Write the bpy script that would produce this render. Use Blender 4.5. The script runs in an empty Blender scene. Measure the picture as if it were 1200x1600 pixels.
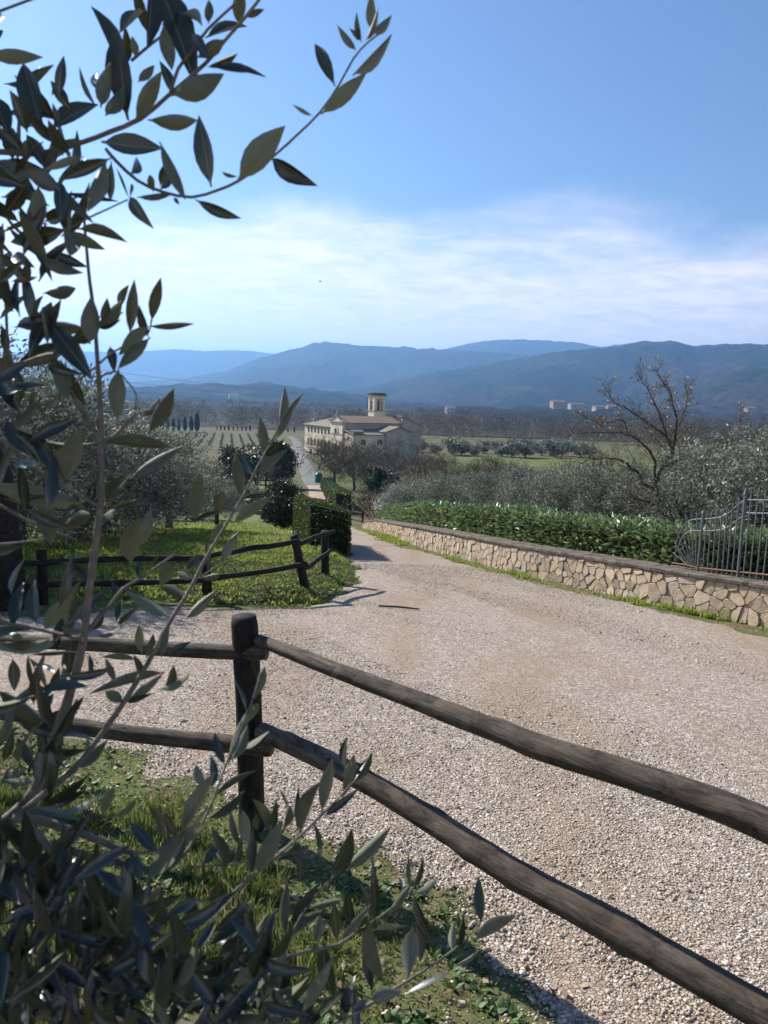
import bpy, math, random
import numpy as np
from mathutils import Vector, Matrix

random.seed(7)
RNG = np.random.default_rng(11)
R = math.radians
sc = bpy.context.scene
COL = sc.collection

# ------------------------------------------------------------------ camera
FPX = 1155.0                    # focal length in pixels of the 1200x1600 photograph
PITCH, ROLL, CAMZ = R(8.7), R(2.0), 1.63
cam = bpy.data.cameras.new("camera")
camo = bpy.data.objects.new("camera", cam)
COL.objects.link(camo)
cam.sensor_fit = 'VERTICAL'
cam.sensor_height = 36.0
cam.lens = 36.0 * FPX / 1600.0
cam.clip_start = 0.02
cam.clip_end = 60000
cam.dof.use_dof = True
cam.dof.focus_distance = 9.0
cam.dof.aperture_fstop = 11.0
camo.matrix_world = Matrix.Translation((0, 0, CAMZ)) @ Matrix.Rotation(R(90) - PITCH, 4, 'X') @ Matrix.Rotation(ROLL, 4, 'Z')
sc.camera = camo

# ------------------------------------------------------------------ light
SUN_AZ, SUN_EL = -48.0, 34.0    # degrees; azimuth measured from the view direction, left is negative
SKY_STRENGTH = 0.080
SUN_STRENGTH = 5.0
sl = bpy.data.lights.new("sun", 'SUN')
sl.energy = SUN_STRENGTH
sl.angle = R(0.53)
sl.color = (1.0, 0.94, 0.85)
slo = bpy.data.objects.new("sun", sl)
COL.objects.link(slo)
sdir = Vector((math.sin(R(SUN_AZ)) * math.cos(R(SUN_EL)), math.cos(R(SUN_AZ)) * math.cos(R(SUN_EL)), math.sin(R(SUN_EL))))
slo.rotation_euler = sdir.to_track_quat('Z', 'Y').to_euler()
slo.location = sdir * 40

world = bpy.data.worlds.new("World")
sc.world = world
world.use_nodes = True
wn, wl = world.node_tree.nodes, world.node_tree.links
wn.clear()
def wnode(t, **kw):
    n = wn.new(t)
    for k, v in kw.items():
        setattr(n, k, v)
    return n
sky = wnode('ShaderNodeTexSky', sky_type='NISHITA', sun_disc=False)
sky.sun_elevation = R(SUN_EL)
sky.sun_rotation = R(SUN_AZ)
sky.altitude = 200
sky.air_density = 1.0
sky.dust_density = 0.3
sky.ozone_density = 3.5
tc = wnode('ShaderNodeTexCoord')
sep = wnode('ShaderNodeSeparateXYZ')
wl.new(tc.outputs['Generated'], sep.inputs[0])
def wmath(op, a, b=None, clamp=False):
    n = wnode('ShaderNodeMath', operation=op, use_clamp=clamp)
    for i, v in enumerate((a, b)):
        if v is None: continue
        if isinstance(v, (int, float)): n.inputs[i].default_value = v
        else: wl.new(v, n.inputs[i])
    return n.outputs[0]
zc = wmath('MAXIMUM', sep.outputs['Z'], 0.02)
zp = wmath('ADD', zc, 0.14)
cx = wmath('DIVIDE', sep.outputs['X'], zp)
cy = wmath('DIVIDE', sep.outputs['Y'], zp)
comb = wnode('ShaderNodeCombineXYZ')
wl.new(cx, comb.inputs[0]); wl.new(cy, comb.inputs[1])
def cloud_noise(scale, detail, rough, dist, sx=1.0, sy=1.0, rot=0.0, loc=(0, 0, 0)):
    mp = wnode('ShaderNodeMapping')
    mp.inputs['Scale'].default_value = (sx, sy, 1)
    mp.inputs['Rotation'].default_value = (0, 0, rot)
    mp.inputs['Location'].default_value = loc
    wl.new(comb.outputs[0], mp.inputs[0])
    n = wnode('ShaderNodeTexNoise')
    n.inputs['Scale'].default_value = scale
    n.inputs['Detail'].default_value = detail
    n.inputs['Roughness'].default_value = rough
    n.inputs['Distortion'].default_value = dist
    wl.new(mp.outputs[0], n.inputs['Vector'])
    return n.outputs['Fac']
n_big = cloud_noise(1.3, 4, 0.55, 0.4, loc=(3.1, 0.4, 0))
n_fine = cloud_noise(5.5, 8, 0.68, 0.7, sx=0.75, sy=1.2, rot=0.45)
def mrange(v, a, b, c, d, smooth=True):
    n = wnode('ShaderNodeMapRange', interpolation_type='SMOOTHSTEP' if smooth else 'LINEAR')
    for i, q in enumerate((a, b, c, d)): n.inputs[i + 1].default_value = q
    wl.new(v, n.inputs[0])
    return n.outputs[0]
edge = wmath('ADD', sep.outputs['Z'], wmath('MULTIPLY', wmath('SUBTRACT', n_big, 0.5), -0.20))
bank = mrange(edge, 0.15, 0.26, 1.0, 0.0)
wisp = mrange(n_fine, 0.32, 0.66, 0.60, 1.0)
lowsolid = mrange(sep.outputs['Z'], 0.05, 0.20, 0.95, 0.0)
w2 = wmath('MAXIMUM', wisp, lowsolid)
cmask = wmath('MULTIPLY', wmath('MULTIPLY', bank, w2), 0.80)
mixc = wnode('ShaderNodeMix', data_type='RGBA')
wl.new(cmask, mixc.inputs['Factor'])
hsv = wnode('ShaderNodeHueSaturation')
hsv.inputs['Saturation'].default_value = 1.06
hsv.inputs['Hue'].default_value = 0.503
wl.new(sky.outputs[0], hsv.inputs['Color'])
wl.new(hsv.outputs[0], mixc.inputs['A'])
mixc.inputs['B'].default_value = (11.3, 10.0, 10.3, 1)
bg = wnode('ShaderNodeBackground')
bg.inputs['Strength'].default_value = SKY_STRENGTH
wl.new(mixc.outputs['Result'], bg.inputs['Color'])
wout = wnode('ShaderNodeOutputWorld')
wl.new(bg.outputs[0], wout.inputs['Surface'])

sc.view_settings.view_transform = 'Standard'
sc.view_settings.look = 'None'
sc.view_settings.exposure = 0.85
sc.view_settings.gamma = 1.0
sc.view_settings.use_curve_mapping = False
sc.render.engine = 'CYCLES'
sc.cycles.use_denoising = True
sc.cycles.max_bounces = 5
sc.cycles.diffuse_bounces = 2
sc.cycles.use_adaptive_sampling = True
sc.cycles.adaptive_threshold = 0.02
sc.cycles.volume_bounces = 0
sc.cycles.transparent_max_bounces = 8
sc.cycles.sample_clamp_indirect = 6.0
sc.cycles.sample_clamp_direct = 8.0

# ------------------------------------------------------------------ camera geometry helpers
def ray(px, py):
    u, v = (px - 600) / FPX, (800 - py) / FPX
    c, s = math.cos(ROLL), math.sin(ROLL)
    u2, v2 = u * c - v * s, u * s + v * c
    cp, sp = math.cos(PITCH), math.sin(PITCH)
    return np.array([u2, cp + v2 * sp, -sp + v2 * cp])
CAM = np.array([0, 0, CAMZ])
def at(px, py, y):
    """world point at distance y ahead that the photograph shows at this pixel"""
    r = ray(px, py)
    return CAM + r / r[1] * y
def at_d(px, py, d):
    return CAM + ray(px, py) * d

# ------------------------------------------------------------------ numeric noise
def _h(ix, iy, seed):
    n = (ix.astype(np.int64) * 374761393 + iy.astype(np.int64) * 668265263 + seed * 1442695041) & 0x7fffffff
    n = ((n ^ (n >> 13)) * 1274126177) & 0x7fffffff
    n = (n ^ (n >> 16)) & 0x7fffffff
    return n / float(0x7fffffff)
def vnoise(x, y, seed=0):
    x = np.asarray(x, float); y = np.asarray(y, float)
    ix, iy = np.floor(x), np.floor(y)
    fx, fy = x - ix, y - iy
    fx = fx * fx * (3 - 2 * fx); fy = fy * fy * (3 - 2 * fy)
    a, b = _h(ix, iy, seed), _h(ix + 1, iy, seed)
    c, d = _h(ix, iy + 1, seed), _h(ix + 1, iy + 1, seed)
    return (a * (1 - fx) + b * fx) * (1 - fy) + (c * (1 - fx) + d * fx) * fy
def fbm(x, y, seed=0, oct=4):
    t, a, s = 0.0, 0.5, 0.0
    for k in range(oct):
        t = t + a * vnoise(x * 2 ** k, y * 2 ** k, seed + k * 17); s += a; a *= 0.5
    return t / s
def sstep(a, b, x):
    t = np.clip((np.asarray(x, float) - a) / (b - a), 0, 1)
    return t * t * (3 - 2 * t)

# ------------------------------------------------------------------ terrain height
PY = np.array([-60, -20, 0, 10, 17.5, 25, 44, 80, 128, 185, 247, 350, 600, 1000, 3000, 20000.])
PZ = np.array([1.2, 2.0, 0, -1.05, -1.9, -3.0, -6.1, -9.85, -13.67, -15.8, -16.8, -19.3, -22.6, -25, -28, -30.])
def _pchip(x, xs, ys):
    h = np.diff(xs); d = np.diff(ys) / h
    m = np.zeros_like(ys)
    m[0], m[-1] = d[0], d[-1]
    for i in range(1, len(xs) - 1):
        if d[i - 1] * d[i] > 0:
            w1, w2 = 2 * h[i] + h[i - 1], h[i] + 2 * h[i - 1]
            m[i] = (w1 + w2) / (w1 / d[i - 1] + w2 / d[i])
    k = np.clip(np.searchsorted(xs, x) - 1, 0, len(xs) - 2)
    t = (x - xs[k]) / h[k]
    h00 = 2 * t ** 3 - 3 * t ** 2 + 1; h10 = t ** 3 - 2 * t ** 2 + t
    h01 = -2 * t ** 3 + 3 * t ** 2; h11 = t ** 3 - t ** 2
    return h00 * ys[k] + h10 * h[k] * m[k] + h01 * ys[k + 1] + h11 * h[k] * m[k + 1]
def base_h(x, y):
    x = np.asarray(x, float); y = np.asarray(y, float)
    z = _pchip(np.clip(y, -59, 19000), PY, PZ)
    far = sstep(60, 400, np.abs(x) + 0.3 * y) * 1.6
    z = z + (fbm(x / 90.0, y / 140.0, 3, 3) - 0.5) * far
    return z
def ground_at(px, py, f=base_h):
    r = ray(px, py) / ray(px, py)[1]
    m = np.geomspace(0.3, 9000.0, 700)
    for _ in range(2):
        P = CAM + m[:, None] * r
        k = int(np.argmax(P[:, 2] <= f(P[:, 0], P[:, 1])))
        m = np.linspace(m[max(k - 1, 0)], m[k], 200)
    return CAM + r * m[-1]
def gpx(lst):
    return np.array([ground_at(*p)[:2] for p in lst])

# the stone wall's foot, traced right to left, and the gravel's outline
WALL_PX = [(1500, 1056), (1350, 1020), (1200, 982), (1060, 953), (920, 921), (780, 889), (640, 852), (600, 838), (566, 825)]
WALL = gpx(WALL_PX)
def poly_sd(x, y, poly):
    x = np.asarray(x, float); y = np.asarray(y, float)
    d = np.full(x.shape, 1e9); ins = np.zeros(x.shape, bool)
    n = len(poly)
    for i in range(n):
        ax, ay = poly[i]; bx, by = poly[(i + 1) % n]
        ex, ey = bx - ax, by - ay
        t = np.clip(((x - ax) * ex + (y - ay) * ey) / (ex * ex + ey * ey + 1e-12), 0, 1)
        d = np.minimum(d, (x - ax - t * ex) ** 2 + (y - ay - t * ey) ** 2)
        c = ((ay > y) != (by > y)) & (x < (bx - ax) * (y - ay) / (by - ay + 1e-12) + ax)
        ins ^= c
    d = np.sqrt(d)
    return np.where(ins, d, -d)
def offset_path(P, off):
    """path moved sideways, positive to the left of its direction"""
    T = np.gradient(P, axis=0)
    T /= np.linalg.norm(T, axis=1)[:, None]
    return P + np.stack([-T[:, 1], T[:, 0]], 1) * off
def resample(P, step):
    P = np.asarray(P, float)
    s = np.concatenate([[0], np.cumsum(np.linalg.norm(np.diff(P, axis=0), axis=1))])
    # Catmull-Rom through the points
    out = []
    for i in range(len(P) - 1):
        p0 = P[max(i - 1, 0)]; p1 = P[i]; p2 = P[i + 1]; p3 = P[min(i + 2, len(P) - 1)]
        n = max(2, int((s[i + 1] - s[i]) / step))
        for k in range(n):
            t = k / n
            out.append(0.5 * ((2 * p1) + (-p0 + p2) * t + (2 * p0 - 5 * p1 + 4 * p2 - p3) * t * t + (-p0 + 3 * p1 - 3 * p2 + p3) * t ** 3))
    out.append(P[-1])
    return np.array(out)
WALLC = resample(WALL, 0.25)
ROAD_R = offset_path(WALLC, 0.34)            # gravel stops short of the wall: a grassy verge lies between
lawn_px = [(545, 868), (556, 892), (550, 915), (520, 934), (470, 946), (400, 949), (300, 951), (150, 957), (0, 965)]
LAWN = gpx(lawn_px)
near_px = [(0, 1122), (60, 1150), (150, 1185), (260, 1222), (330, 1270), (430, 1300), (520, 1318), (610, 1345), (700, 1400), (780, 1470), (850, 1530), (960, 1640)]
NEAR = gpx(near_px)
LANE = np.array([(-1.75, 24.5), (-3.6, 44), (-5.4, 62), (-8.3, 92), (-10.6, 115), (-12.4, 128), (-20.1, 185), (-28.8, 247), (-43, 350), (-52, 400.)])
road_poly = [tuple(p) for p in ROAD_R] + [(-2.9, 46), (-5.2, 46), (-3.2, 24.5), (-2.2, 20.5), (-1.15, 17.5)]
road_poly += [tuple(p) for p in LAWN] + [(-9, 9.3), (-13, 9.6), (-13, 4.3), (-6, 4.2)] + [tuple(p) for p in NEAR]
road_poly += [(1.6, 0.6), (2.6, -3), (14, -3), tuple(ROAD_R[0] + np.array([3, -1]))]
ROADP = np.array(road_poly)
def road_sd(x, y):
    n = (fbm(np.asarray(x) * 2.1, np.asarray(y) * 2.1, 5, 4) - 0.5) * 0.62
    return poly_sd(x, y, ROADP) + n
def H(x, y):
    x = np.asarray(x, float); y = np.asarray(y, float)
    z = base_h(x, y)
    sd = poly_sd(x, y, ROADP)
    lawn = sstep(8.3, 9.4, y) * (1 - sstep(0.2, 1.2, x)) * (1 - sstep(17, 26, y))
    z = z + 0.16 * sstep(0.0, 0.55, -sd) * lawn
    nearz = 1 - sstep(25, 45, np.hypot(x, y))
    z = z + nearz * 0.045 * (fbm(x * 1.1, y * 1.1, 9, 3) - 0.5) + nearz * 0.02 * (fbm(x * 3.7, y * 3.7, 21, 2) - 0.5)
    return z
def Hs(x, y):
    return float(H(np.array([x]), np.array([y]))[0])

# ------------------------------------------------------------------ materials
def new_mat(name):
    m = bpy.data.materials.new(name)
    m.use_nodes = True
    nt = m.node_tree
    b = nt.nodes['Principled BSDF']
    return m, nt.nodes, nt.links, b
def N(nodes, t, ins=None, **kw):
    n = nodes.new(t)
    for k, v in kw.items(): setattr(n, k, v)
    for k, v in (ins or {}).items(): n.inputs[k].default_value = v
    return n
def ramp(nodes, links, fac, stops, interp='LINEAR'):
    r = nodes.new('ShaderNodeValToRGB')
    r.color_ramp.interpolation = interp
    el = r.color_ramp.elements
    while len(el) < len(stops): el.new(0.5)
    for e, (p, c) in zip(el, stops):
        e.position = p; e.color = (c[0], c[1], c[2], 1)
    links.new(fac, r.inputs[0])
    return r.outputs[0]
def coords(nodes, links, kind='Object', scale=(1, 1, 1)):
    t = nodes.new('ShaderNodeTexCoord')
    mp = nodes.new('ShaderNodeMapping')
    mp.inputs['Scale'].default_value = scale
    links.new(t.outputs[kind], mp.inputs[0])
    return mp.outputs[0]
def noise(nodes, links, vec, scale, detail=5, rough=0.55, dist=0.0):
    n = N(nodes, 'ShaderNodeTexNoise', {'Scale': scale, 'Detail': detail, 'Roughness': rough, 'Distortion': dist})
    links.new(vec, n.inputs['Vector'])
    return n.outputs['Fac']
def bump(nodes, links, b, height, strength=0.4, dist=0.02, prev=None):
    n = N(nodes, 'ShaderNodeBump', {'Strength': strength, 'Distance': dist})
    links.new(height, n.inputs['Height'])
    if prev: links.new(prev, n.inputs['Normal'])
    links.new(n.outputs[0], b.inputs['Normal'])
    return n.outputs[0]
def mixrgb(nodes, links, fac, a, b, mode='MIX'):
    n = nodes.new('ShaderNodeMix'); n.data_type = 'RGBA'; n.blend_type = mode
    for k, v in (('Factor', fac), ('A', a), ('B', b)):
        if isinstance(v, (int, float)): n.inputs[k].default_value = v
        elif isinstance(v, tuple): n.inputs[k].default_value = (v[0], v[1], v[2], 1)
        else: links.new(v, n.inputs[k])
    return n.outputs['Result']
def mat_noise(name, stops, scale=5, detail=5, rough=0.85, kind='Object', stretch=(1, 1, 1), bstr=0.3, bdist=0.02, bscale=None, spec=0.3, dist=0.0, nrough=0.6):
    m, n, l, b = new_mat(name)
    v = coords(n, l, kind, stretch)
    f = noise(n, l, v, scale, detail, nrough, dist)
    l.new(ramp(n, l, f, stops), b.inputs['Base Color'])
    b.inputs['Roughness'].default_value = rough
    b.inputs['Specular IOR Level'].default_value = spec
    if bstr:
        h = noise(n, l, v, bscale or scale * 3, 6, 0.6)
        bump(n, l, b, h, bstr, bdist)
    return m
def mat_island(name, stops, rough=0.8, trans=0.0, spec=0.3, through=1.0):
    """colour varies from piece to piece of one mesh (leaf, stone, blade)"""
    m, n, l, b = new_mat(name)
    g = n.new('ShaderNodeNewGeometry')
    c = ramp(n, l, g.outputs['Random Per Island'], stops)
    l.new(c, b.inputs['Base Color'])
    b.inputs['Roughness'].default_value = rough
    b.inputs['Specular IOR Level'].default_value = spec
    if trans:
        hv = N(n, 'ShaderNodeHueSaturation', {'Value': through, 'Hue': 0.5 if through == 1 else 0.485}); l.new(c, hv.inputs['Color'])
        t = n.new('ShaderNodeBsdfTranslucent'); l.new(hv.outputs[0], t.inputs[0])
        mx = n.new('ShaderNodeMixShader'); mx.inputs[0].default_value = trans
        l.new(b.outputs[0], mx.inputs[1]); l.new(t.outputs[0], mx.inputs[2])
        l.new(mx.outputs[0], n['Material Output'].inputs[0])
    return m
def mat_plain(name, col, rough=0.7, var=0.15, scale=6, metal=0.0, spec=0.3):
    lo = tuple(c * (1 - var) for c in col); hi = tuple(min(1, c * (1 + var)) for c in col)
    m = mat_noise(name, [(0.3, lo), (0.7, hi)], scale=scale, rough=rough, bstr=0.15, spec=spec)
    m.node_tree.nodes['Principled BSDF'].inputs['Metallic'].default_value = metal
    return m

# ------------------------------------------------------------------ mesh helpers
def link(o, parent=None):
    COL.objects.link(o)
    if parent is not None: o.parent = parent
    return o
def mesh_obj(name, V, F, mat, parent=None, smooth=False, midx=None):
    me = bpy.data.meshes.new(name)
    V = np.asarray(V, np.float32)
    me.from_pydata(V.tolist() if len(V) < 20000 else V, [], F if isinstance(F, list) else F.tolist())
    mats = mat if isinstance(mat, (list, tuple)) else [mat]
    for m in mats: me.materials.append(m)
    if midx is not None: me.polygons.foreach_set('material_index', np.asarray(midx, np.int32))
    if smooth: me.polygons.foreach_set('use_smooth', np.ones(len(me.polygons), bool))
    me.update()
    return link(bpy.data.objects.new(name, me), parent)
def fast_mesh(name, V, F, mat, parent=None, smooth=False):
    """V (n,3), F (m,k) arrays of one polygon size"""
    V = np.ascontiguousarray(V, np.float32); F = np.ascontiguousarray(F, np.int32)
    me = bpy.data.meshes.new(name)
    me.vertices.add(len(V)); me.vertices.foreach_set('co', V.ravel())
    m, k = F.shape
    me.loops.add(m * k); me.loops.foreach_set('vertex_index', F.ravel())
    me.polygons.add(m)
    me.polygons.foreach_set('loop_start', np.arange(0, m * k, k, dtype=np.int32))
    if smooth: me.polygons.foreach_set('use_smooth', np.ones(m, bool))
    for q in (mat if isinstance(mat, (list, tuple)) else [mat]): me.materials.append(q)
    me.update(calc_edges=True)
    return link(bpy.data.objects.new(name, me), parent)
def empty(name, loc=(0, 0, 0), rz=0.0):
    o = bpy.data.objects.new(name, None)
    o.empty_display_size = 0.2
    o.location = loc; o.rotation_euler = (0, 0, rz)
    return link(o)
def tag(o, label=None, cat=None, group=None, kind=None):
    if label: o['label'] = label
    if cat: o['category'] = cat
    if group: o['group'] = group
    if kind: o['kind'] = kind
    return o
def copy_tree(o, parent=None):
    c = o.copy(); COL.objects.link(c)
    if parent is not None:
        c.parent = parent
    for ch in list(o.children):
        copy_tree(ch, c)
    return c
_TF = {}
class MB:
    def __init__(s): s.V = []; s.F = []; s.n = 0
    def add(s, V, F):
        V = np.asarray(V, float)
        s.V.append(V); s.F += [tuple(int(i) + s.n for i in f) for f in F]; s.n += len(V)
        return s
    def box(s, c, d, rz=0.0):
        x, y, z = np.array(d) / 2.0
        V = np.array([(-x, -y, -z), (x, -y, -z), (x, y, -z), (-x, y, -z), (-x, -y, z), (x, -y, z), (x, y, z), (-x, y, z)])
        if rz:
            cc, ss = math.cos(rz), math.sin(rz)
            V = V @ np.array([[cc, ss, 0], [-ss, cc, 0], [0, 0, 1]])
        return s.add(V + np.array(c), [(3, 2, 1, 0), (4, 5, 6, 7), (0, 1, 5, 4), (1, 2, 6, 5), (2, 3, 7, 6), (3, 0, 4, 7)])
    def span(s, a, b):
        a, b = np.array(a, float), np.array(b, float)
        return s.box((a + b) / 2, np.abs(b - a))
    def prism(s, poly, lo, hi, axis=2):
        """polygon (list of 2D) extruded along an axis from lo to hi"""
        n = len(poly); V = []
        for h in (lo, hi):
            for (a, b) in poly:
                V.append({2: (a, b, h), 1: (a, h, b), 0: (h, a, b)}[axis])
        F = [tuple(range(n - 1, -1, -1)), tuple(range(n, 2 * n))] + [(i, (i + 1) % n, n + (i + 1) % n, n + i) for i in range(n)]
        return s.add(V, F)
    def tube(s, P, rad, k=8, cap=True, rnoise=0.0, seed=0):
        V, F = tube(P, rad, k, cap, rnoise, seed)
        return s.add(V, F)
    def thin(s, P, rad, k=3):
        """a cheap tube for limbs and twigs: one fixed frame"""
        P = np.asarray(P, float); n = len(P); rad = np.asarray(rad, float)
        dx, dy, dz = P[-1] - P[0]
        if abs(dz) < 0.8 * (abs(dx) + abs(dy) + abs(dz)): u = np.array([dy, -dx, 0.0])
        else: u = np.array([dz, 0.0, -dx])
        u = u / (math.sqrt(u @ u) + 1e-12)
        w = np.array([dy * u[2] - dz * u[1], dz * u[0] - dx * u[2], dx * u[1] - dy * u[0]])
        w = w / (math.sqrt(w @ w) + 1e-12)
        if (k, n) not in _TF:
            _TF[(k, n)] = [(i * k + j, i * k + (j + 1) % k, (i + 1) * k + (j + 1) % k, (i + 1) * k + j) for i in range(n - 1) for j in range(k)]
        a = np.arange(k) * 2 * math.pi / k
        ring = np.cos(a)[:, None] * u + np.sin(a)[:, None] * w
        V = (P[:, None, :] + rad[:, None, None] * ring[None]).reshape(-1, 3)
        o = s.n
        s.V.append(V); s.F += [(p + o, q + o, r + o, t + o) for (p, q, r, t) in _TF[(k, n)]]; s.n += len(V)
        return s
    def build(s, name, mat, parent=None, smooth=False):
        return mesh_obj(name, np.concatenate(s.V), s.F, mat, parent, smooth)
def tube(P, rad, k=8, cap=True, rnoise=0.0, seed=0):
    P = np.asarray(P, float); n = len(P)
    rad = np.broadcast_to(np.asarray(rad, float), (n,))
    T = np.gradient(P, axis=0); T /= (np.linalg.norm(T, axis=1)[:, None] + 1e-12)
    a = np.array([0, 0, 1.0]) if abs(T[0, 2]) < 0.9 else np.array([1.0, 0, 0])
    u = np.cross(T[0], a); u /= np.linalg.norm(u)
    ang = np.arange(k) * 2 * math.pi / k
    V = np.zeros((n * k, 3))
    for i in range(n):
        u = u - T[i] * np.dot(u, T[i]); u /= np.linalg.norm(u)
        w = np.cross(T[i], u)
        r = rad[i] * np.ones(k)
        if rnoise: r = r * (1 + rnoise * (fbm(np.full(k, i * 0.35) + seed, np.cos(ang) * 1.5 + 5 + seed * 3.1, seed, 3) - 0.5) * 2)
        V[i * k:(i + 1) * k] = P[i] + np.outer(np.cos(ang) * r, u) + np.outer(np.sin(ang) * r, w)
    F = [(i * k + j, i * k + (j + 1) % k, (i + 1) * k + (j + 1) % k, (i + 1) * k + j) for i in range(n - 1) for j in range(k)]
    if cap:
        F += [tuple(range(k - 1, -1, -1)), tuple(range((n - 1) * k, n * k))]
    return V, F

# ================================================================== SETTING
# ------------------------------------------------------------------ ground sheet
def make_ground_mat():
    m, n, l, b = new_mat("ground_earth_and_grass")
    v = coords(n, l, 'Object')
    big = noise(n, l, v, 0.035, 4, 0.55)
    mid = noise(n, l, v, 0.6, 5, 0.6)
    fine = noise(n, l, v, 14, 6, 0.65)
    grass = ramp(n, l, fine, [(0.25, (0.055, 0.075, 0.020)), (0.5, (0.095, 0.125, 0.034)), (0.8, (0.15, 0.175, 0.055))])
    dry = ramp(n, l, fine, [(0.25, (0.075, 0.058, 0.036)), (0.6, (0.15, 0.115, 0.075)), (0.85, (0.23, 0.19, 0.13))])
    mid2 = noise(n, l, v, 3.1, 5, 0.6)
    f = mixrgb(n, l, 0.5, mixrgb(n, l, 0.5, mid, mid2), big)
    fac = ramp(n, l, f, [(0.42, (0, 0, 0)), (0.56, (1, 1, 1))])
    c = mixrgb(n, l, fac, grass, dry)
    l.new(c, b.inputs['Base Color'])
    b.inputs['Roughness'].default_value = 0.95
    b.inputs['Specular IOR Level'].default_value = 0.1
    bump(n, l, b, fine, 0.5, 0.03)
    return m
M_ground = make_ground_mat()
def axis(a0, a1, step, grow, lim_lo, lim_hi):
    core = list(np.arange(a0, a1 + 1e-6, step))
    hi, s = [], step
    while (core + hi)[-1] < lim_hi:
        s *= grow; hi.append((core + hi)[-1] + s)
    lo, s, q = [], step, core[0]
    while q > lim_lo:
        s *= grow; q -= s; lo.append(q)
    return np.array(lo[::-1] + core + hi)
gx = axis(-7.0, 7.5, 0.165, 1.09, -13000, 13000)
gy = axis(0.4, 21.0, 0.165, 1.07, -60, 14500)
GX, GY = np.meshgrid(gx, gy)
GZ = H(GX.ravel(), GY.ravel())
GV = np.stack([GX.ravel(), GY.ravel(), GZ], 1)
nx, ny = len(gx), len(gy)
ii, jj = np.meshgrid(np.arange(nx - 1), np.arange(ny - 1))
q = (jj * nx + ii).ravel()
GF = np.stack([q, q + 1, q + nx + 1, q + nx], 1)
ground = tag(fast_mesh("ground", GV, GF, M_ground, smooth=True), kind="structure")
def ground_z(x, y):
    """height of the built sheet (bilinear over its own grid)"""
    x = np.atleast_1d(np.asarray(x, float)); y = np.atleast_1d(np.asarray(y, float))
    i = np.clip(np.searchsorted(gx, x) - 1, 0, nx - 2); j = np.clip(np.searchsorted(gy, y) - 1, 0, ny - 2)
    tx = (x - gx[i]) / (gx[i + 1] - gx[i]); ty = (y - gy[j]) / (gy[j + 1] - gy[j])
    Z = GZ.reshape(ny, nx)
    return (Z[j, i] * (1 - tx) + Z[j, i + 1] * tx) * (1 - ty) + (Z[j + 1, i] * (1 - tx) + Z[j + 1, i + 1] * tx) * ty
def gz(x, y): return float(ground_z(x, y)[0])

# ------------------------------------------------------------------ gravel drive
def make_gravel_mat():
    m, n, l, b = new_mat("gravel_bed")
    v = coords(n, l, 'Object')
    vo = N(n, 'ShaderNodeTexVoronoi', {'Scale': 62.0, 'Randomness': 1.0}); l.new(v, vo.inputs['Vector'])
    vo2 = N(n, 'ShaderNodeTexVoronoi', {'Scale': 62.0}, feature='DISTANCE_TO_EDGE'); l.new(v, vo2.inputs['Vector'])
    st = ramp(n, l, N_sepr(n, l, vo.outputs['Color']), [(0.0, (0.22, 0.175, 0.145)), (0.35, (0.40, 0.335, 0.28)), (0.7, (0.52, 0.455, 0.40)), (1.0, (0.70, 0.65, 0.60))])
    ed = ramp(n, l, vo2.outputs['Distance'], [(0.0, (0.0, 0.0, 0.0)), (0.16, (1, 1, 1))])
    soilf = noise(n, l, v, 30, 6, 0.65)
    soil = ramp(n, l, soilf, [(0.3, (0.29, 0.205, 0.135)), (0.7, (0.45, 0.34, 0.25))])
    v2 = coords(n, l, 'Object', (1.0, 0.25, 1)); v2.node.inputs['Rotation'].default_value = (0, 0, -0.49)
    trackf = noise(n, l, v2, 1.3, 4, 0.55, 0.6)
    tr = ramp(n, l, trackf, [(0.46, (1, 1, 1)), (0.62, (0.25, 0.25, 0.25))])
    c1 = mixrgb(n, l, ed, soil, st)
    c = mixrgb(n, l, tr, soil, c1)
    l.new(c, b.inputs['Base Color'])
    b.inputs['Roughness'].default_value = 0.95
    b.inputs['Specular IOR Level'].default_value = 0.15
    p = bump(n, l, b, ed, 0.75, 0.012)
    bump(n, l, b, soilf, 0.4, 0.01, p)
    return m
def N_sepr(n, l, col):
    s = n.new('ShaderNodeSeparateColor'); l.new(col, s.inputs[0]); return s.outputs[0]
M_gravel = make_gravel_mat()
sdv = road_sd(GX.ravel(), GY.ravel())
sel = (GY.ravel() < 48) & (GY.ravel() > -4) & (np.abs(GX.ravel()) < 16)
off = np.where(sdv > 0, 0.004 + 0.014 * sstep(0, 0.2, sdv), -0.06 * sstep(0, 0.12, -sdv) + 0.002)
fq = GF[(sel[GF].all(1)) & ((sdv[GF] > -0.12).any(1))]
used, inv = np.unique(fq, return_inverse=True)
RV = GV[used].copy(); RV[:, 2] += off[used]
gravel = tag(fast_mesh("gravel_drive", RV, inv.reshape(-1, 4), M_gravel, smooth=True), kind="structure")

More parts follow.
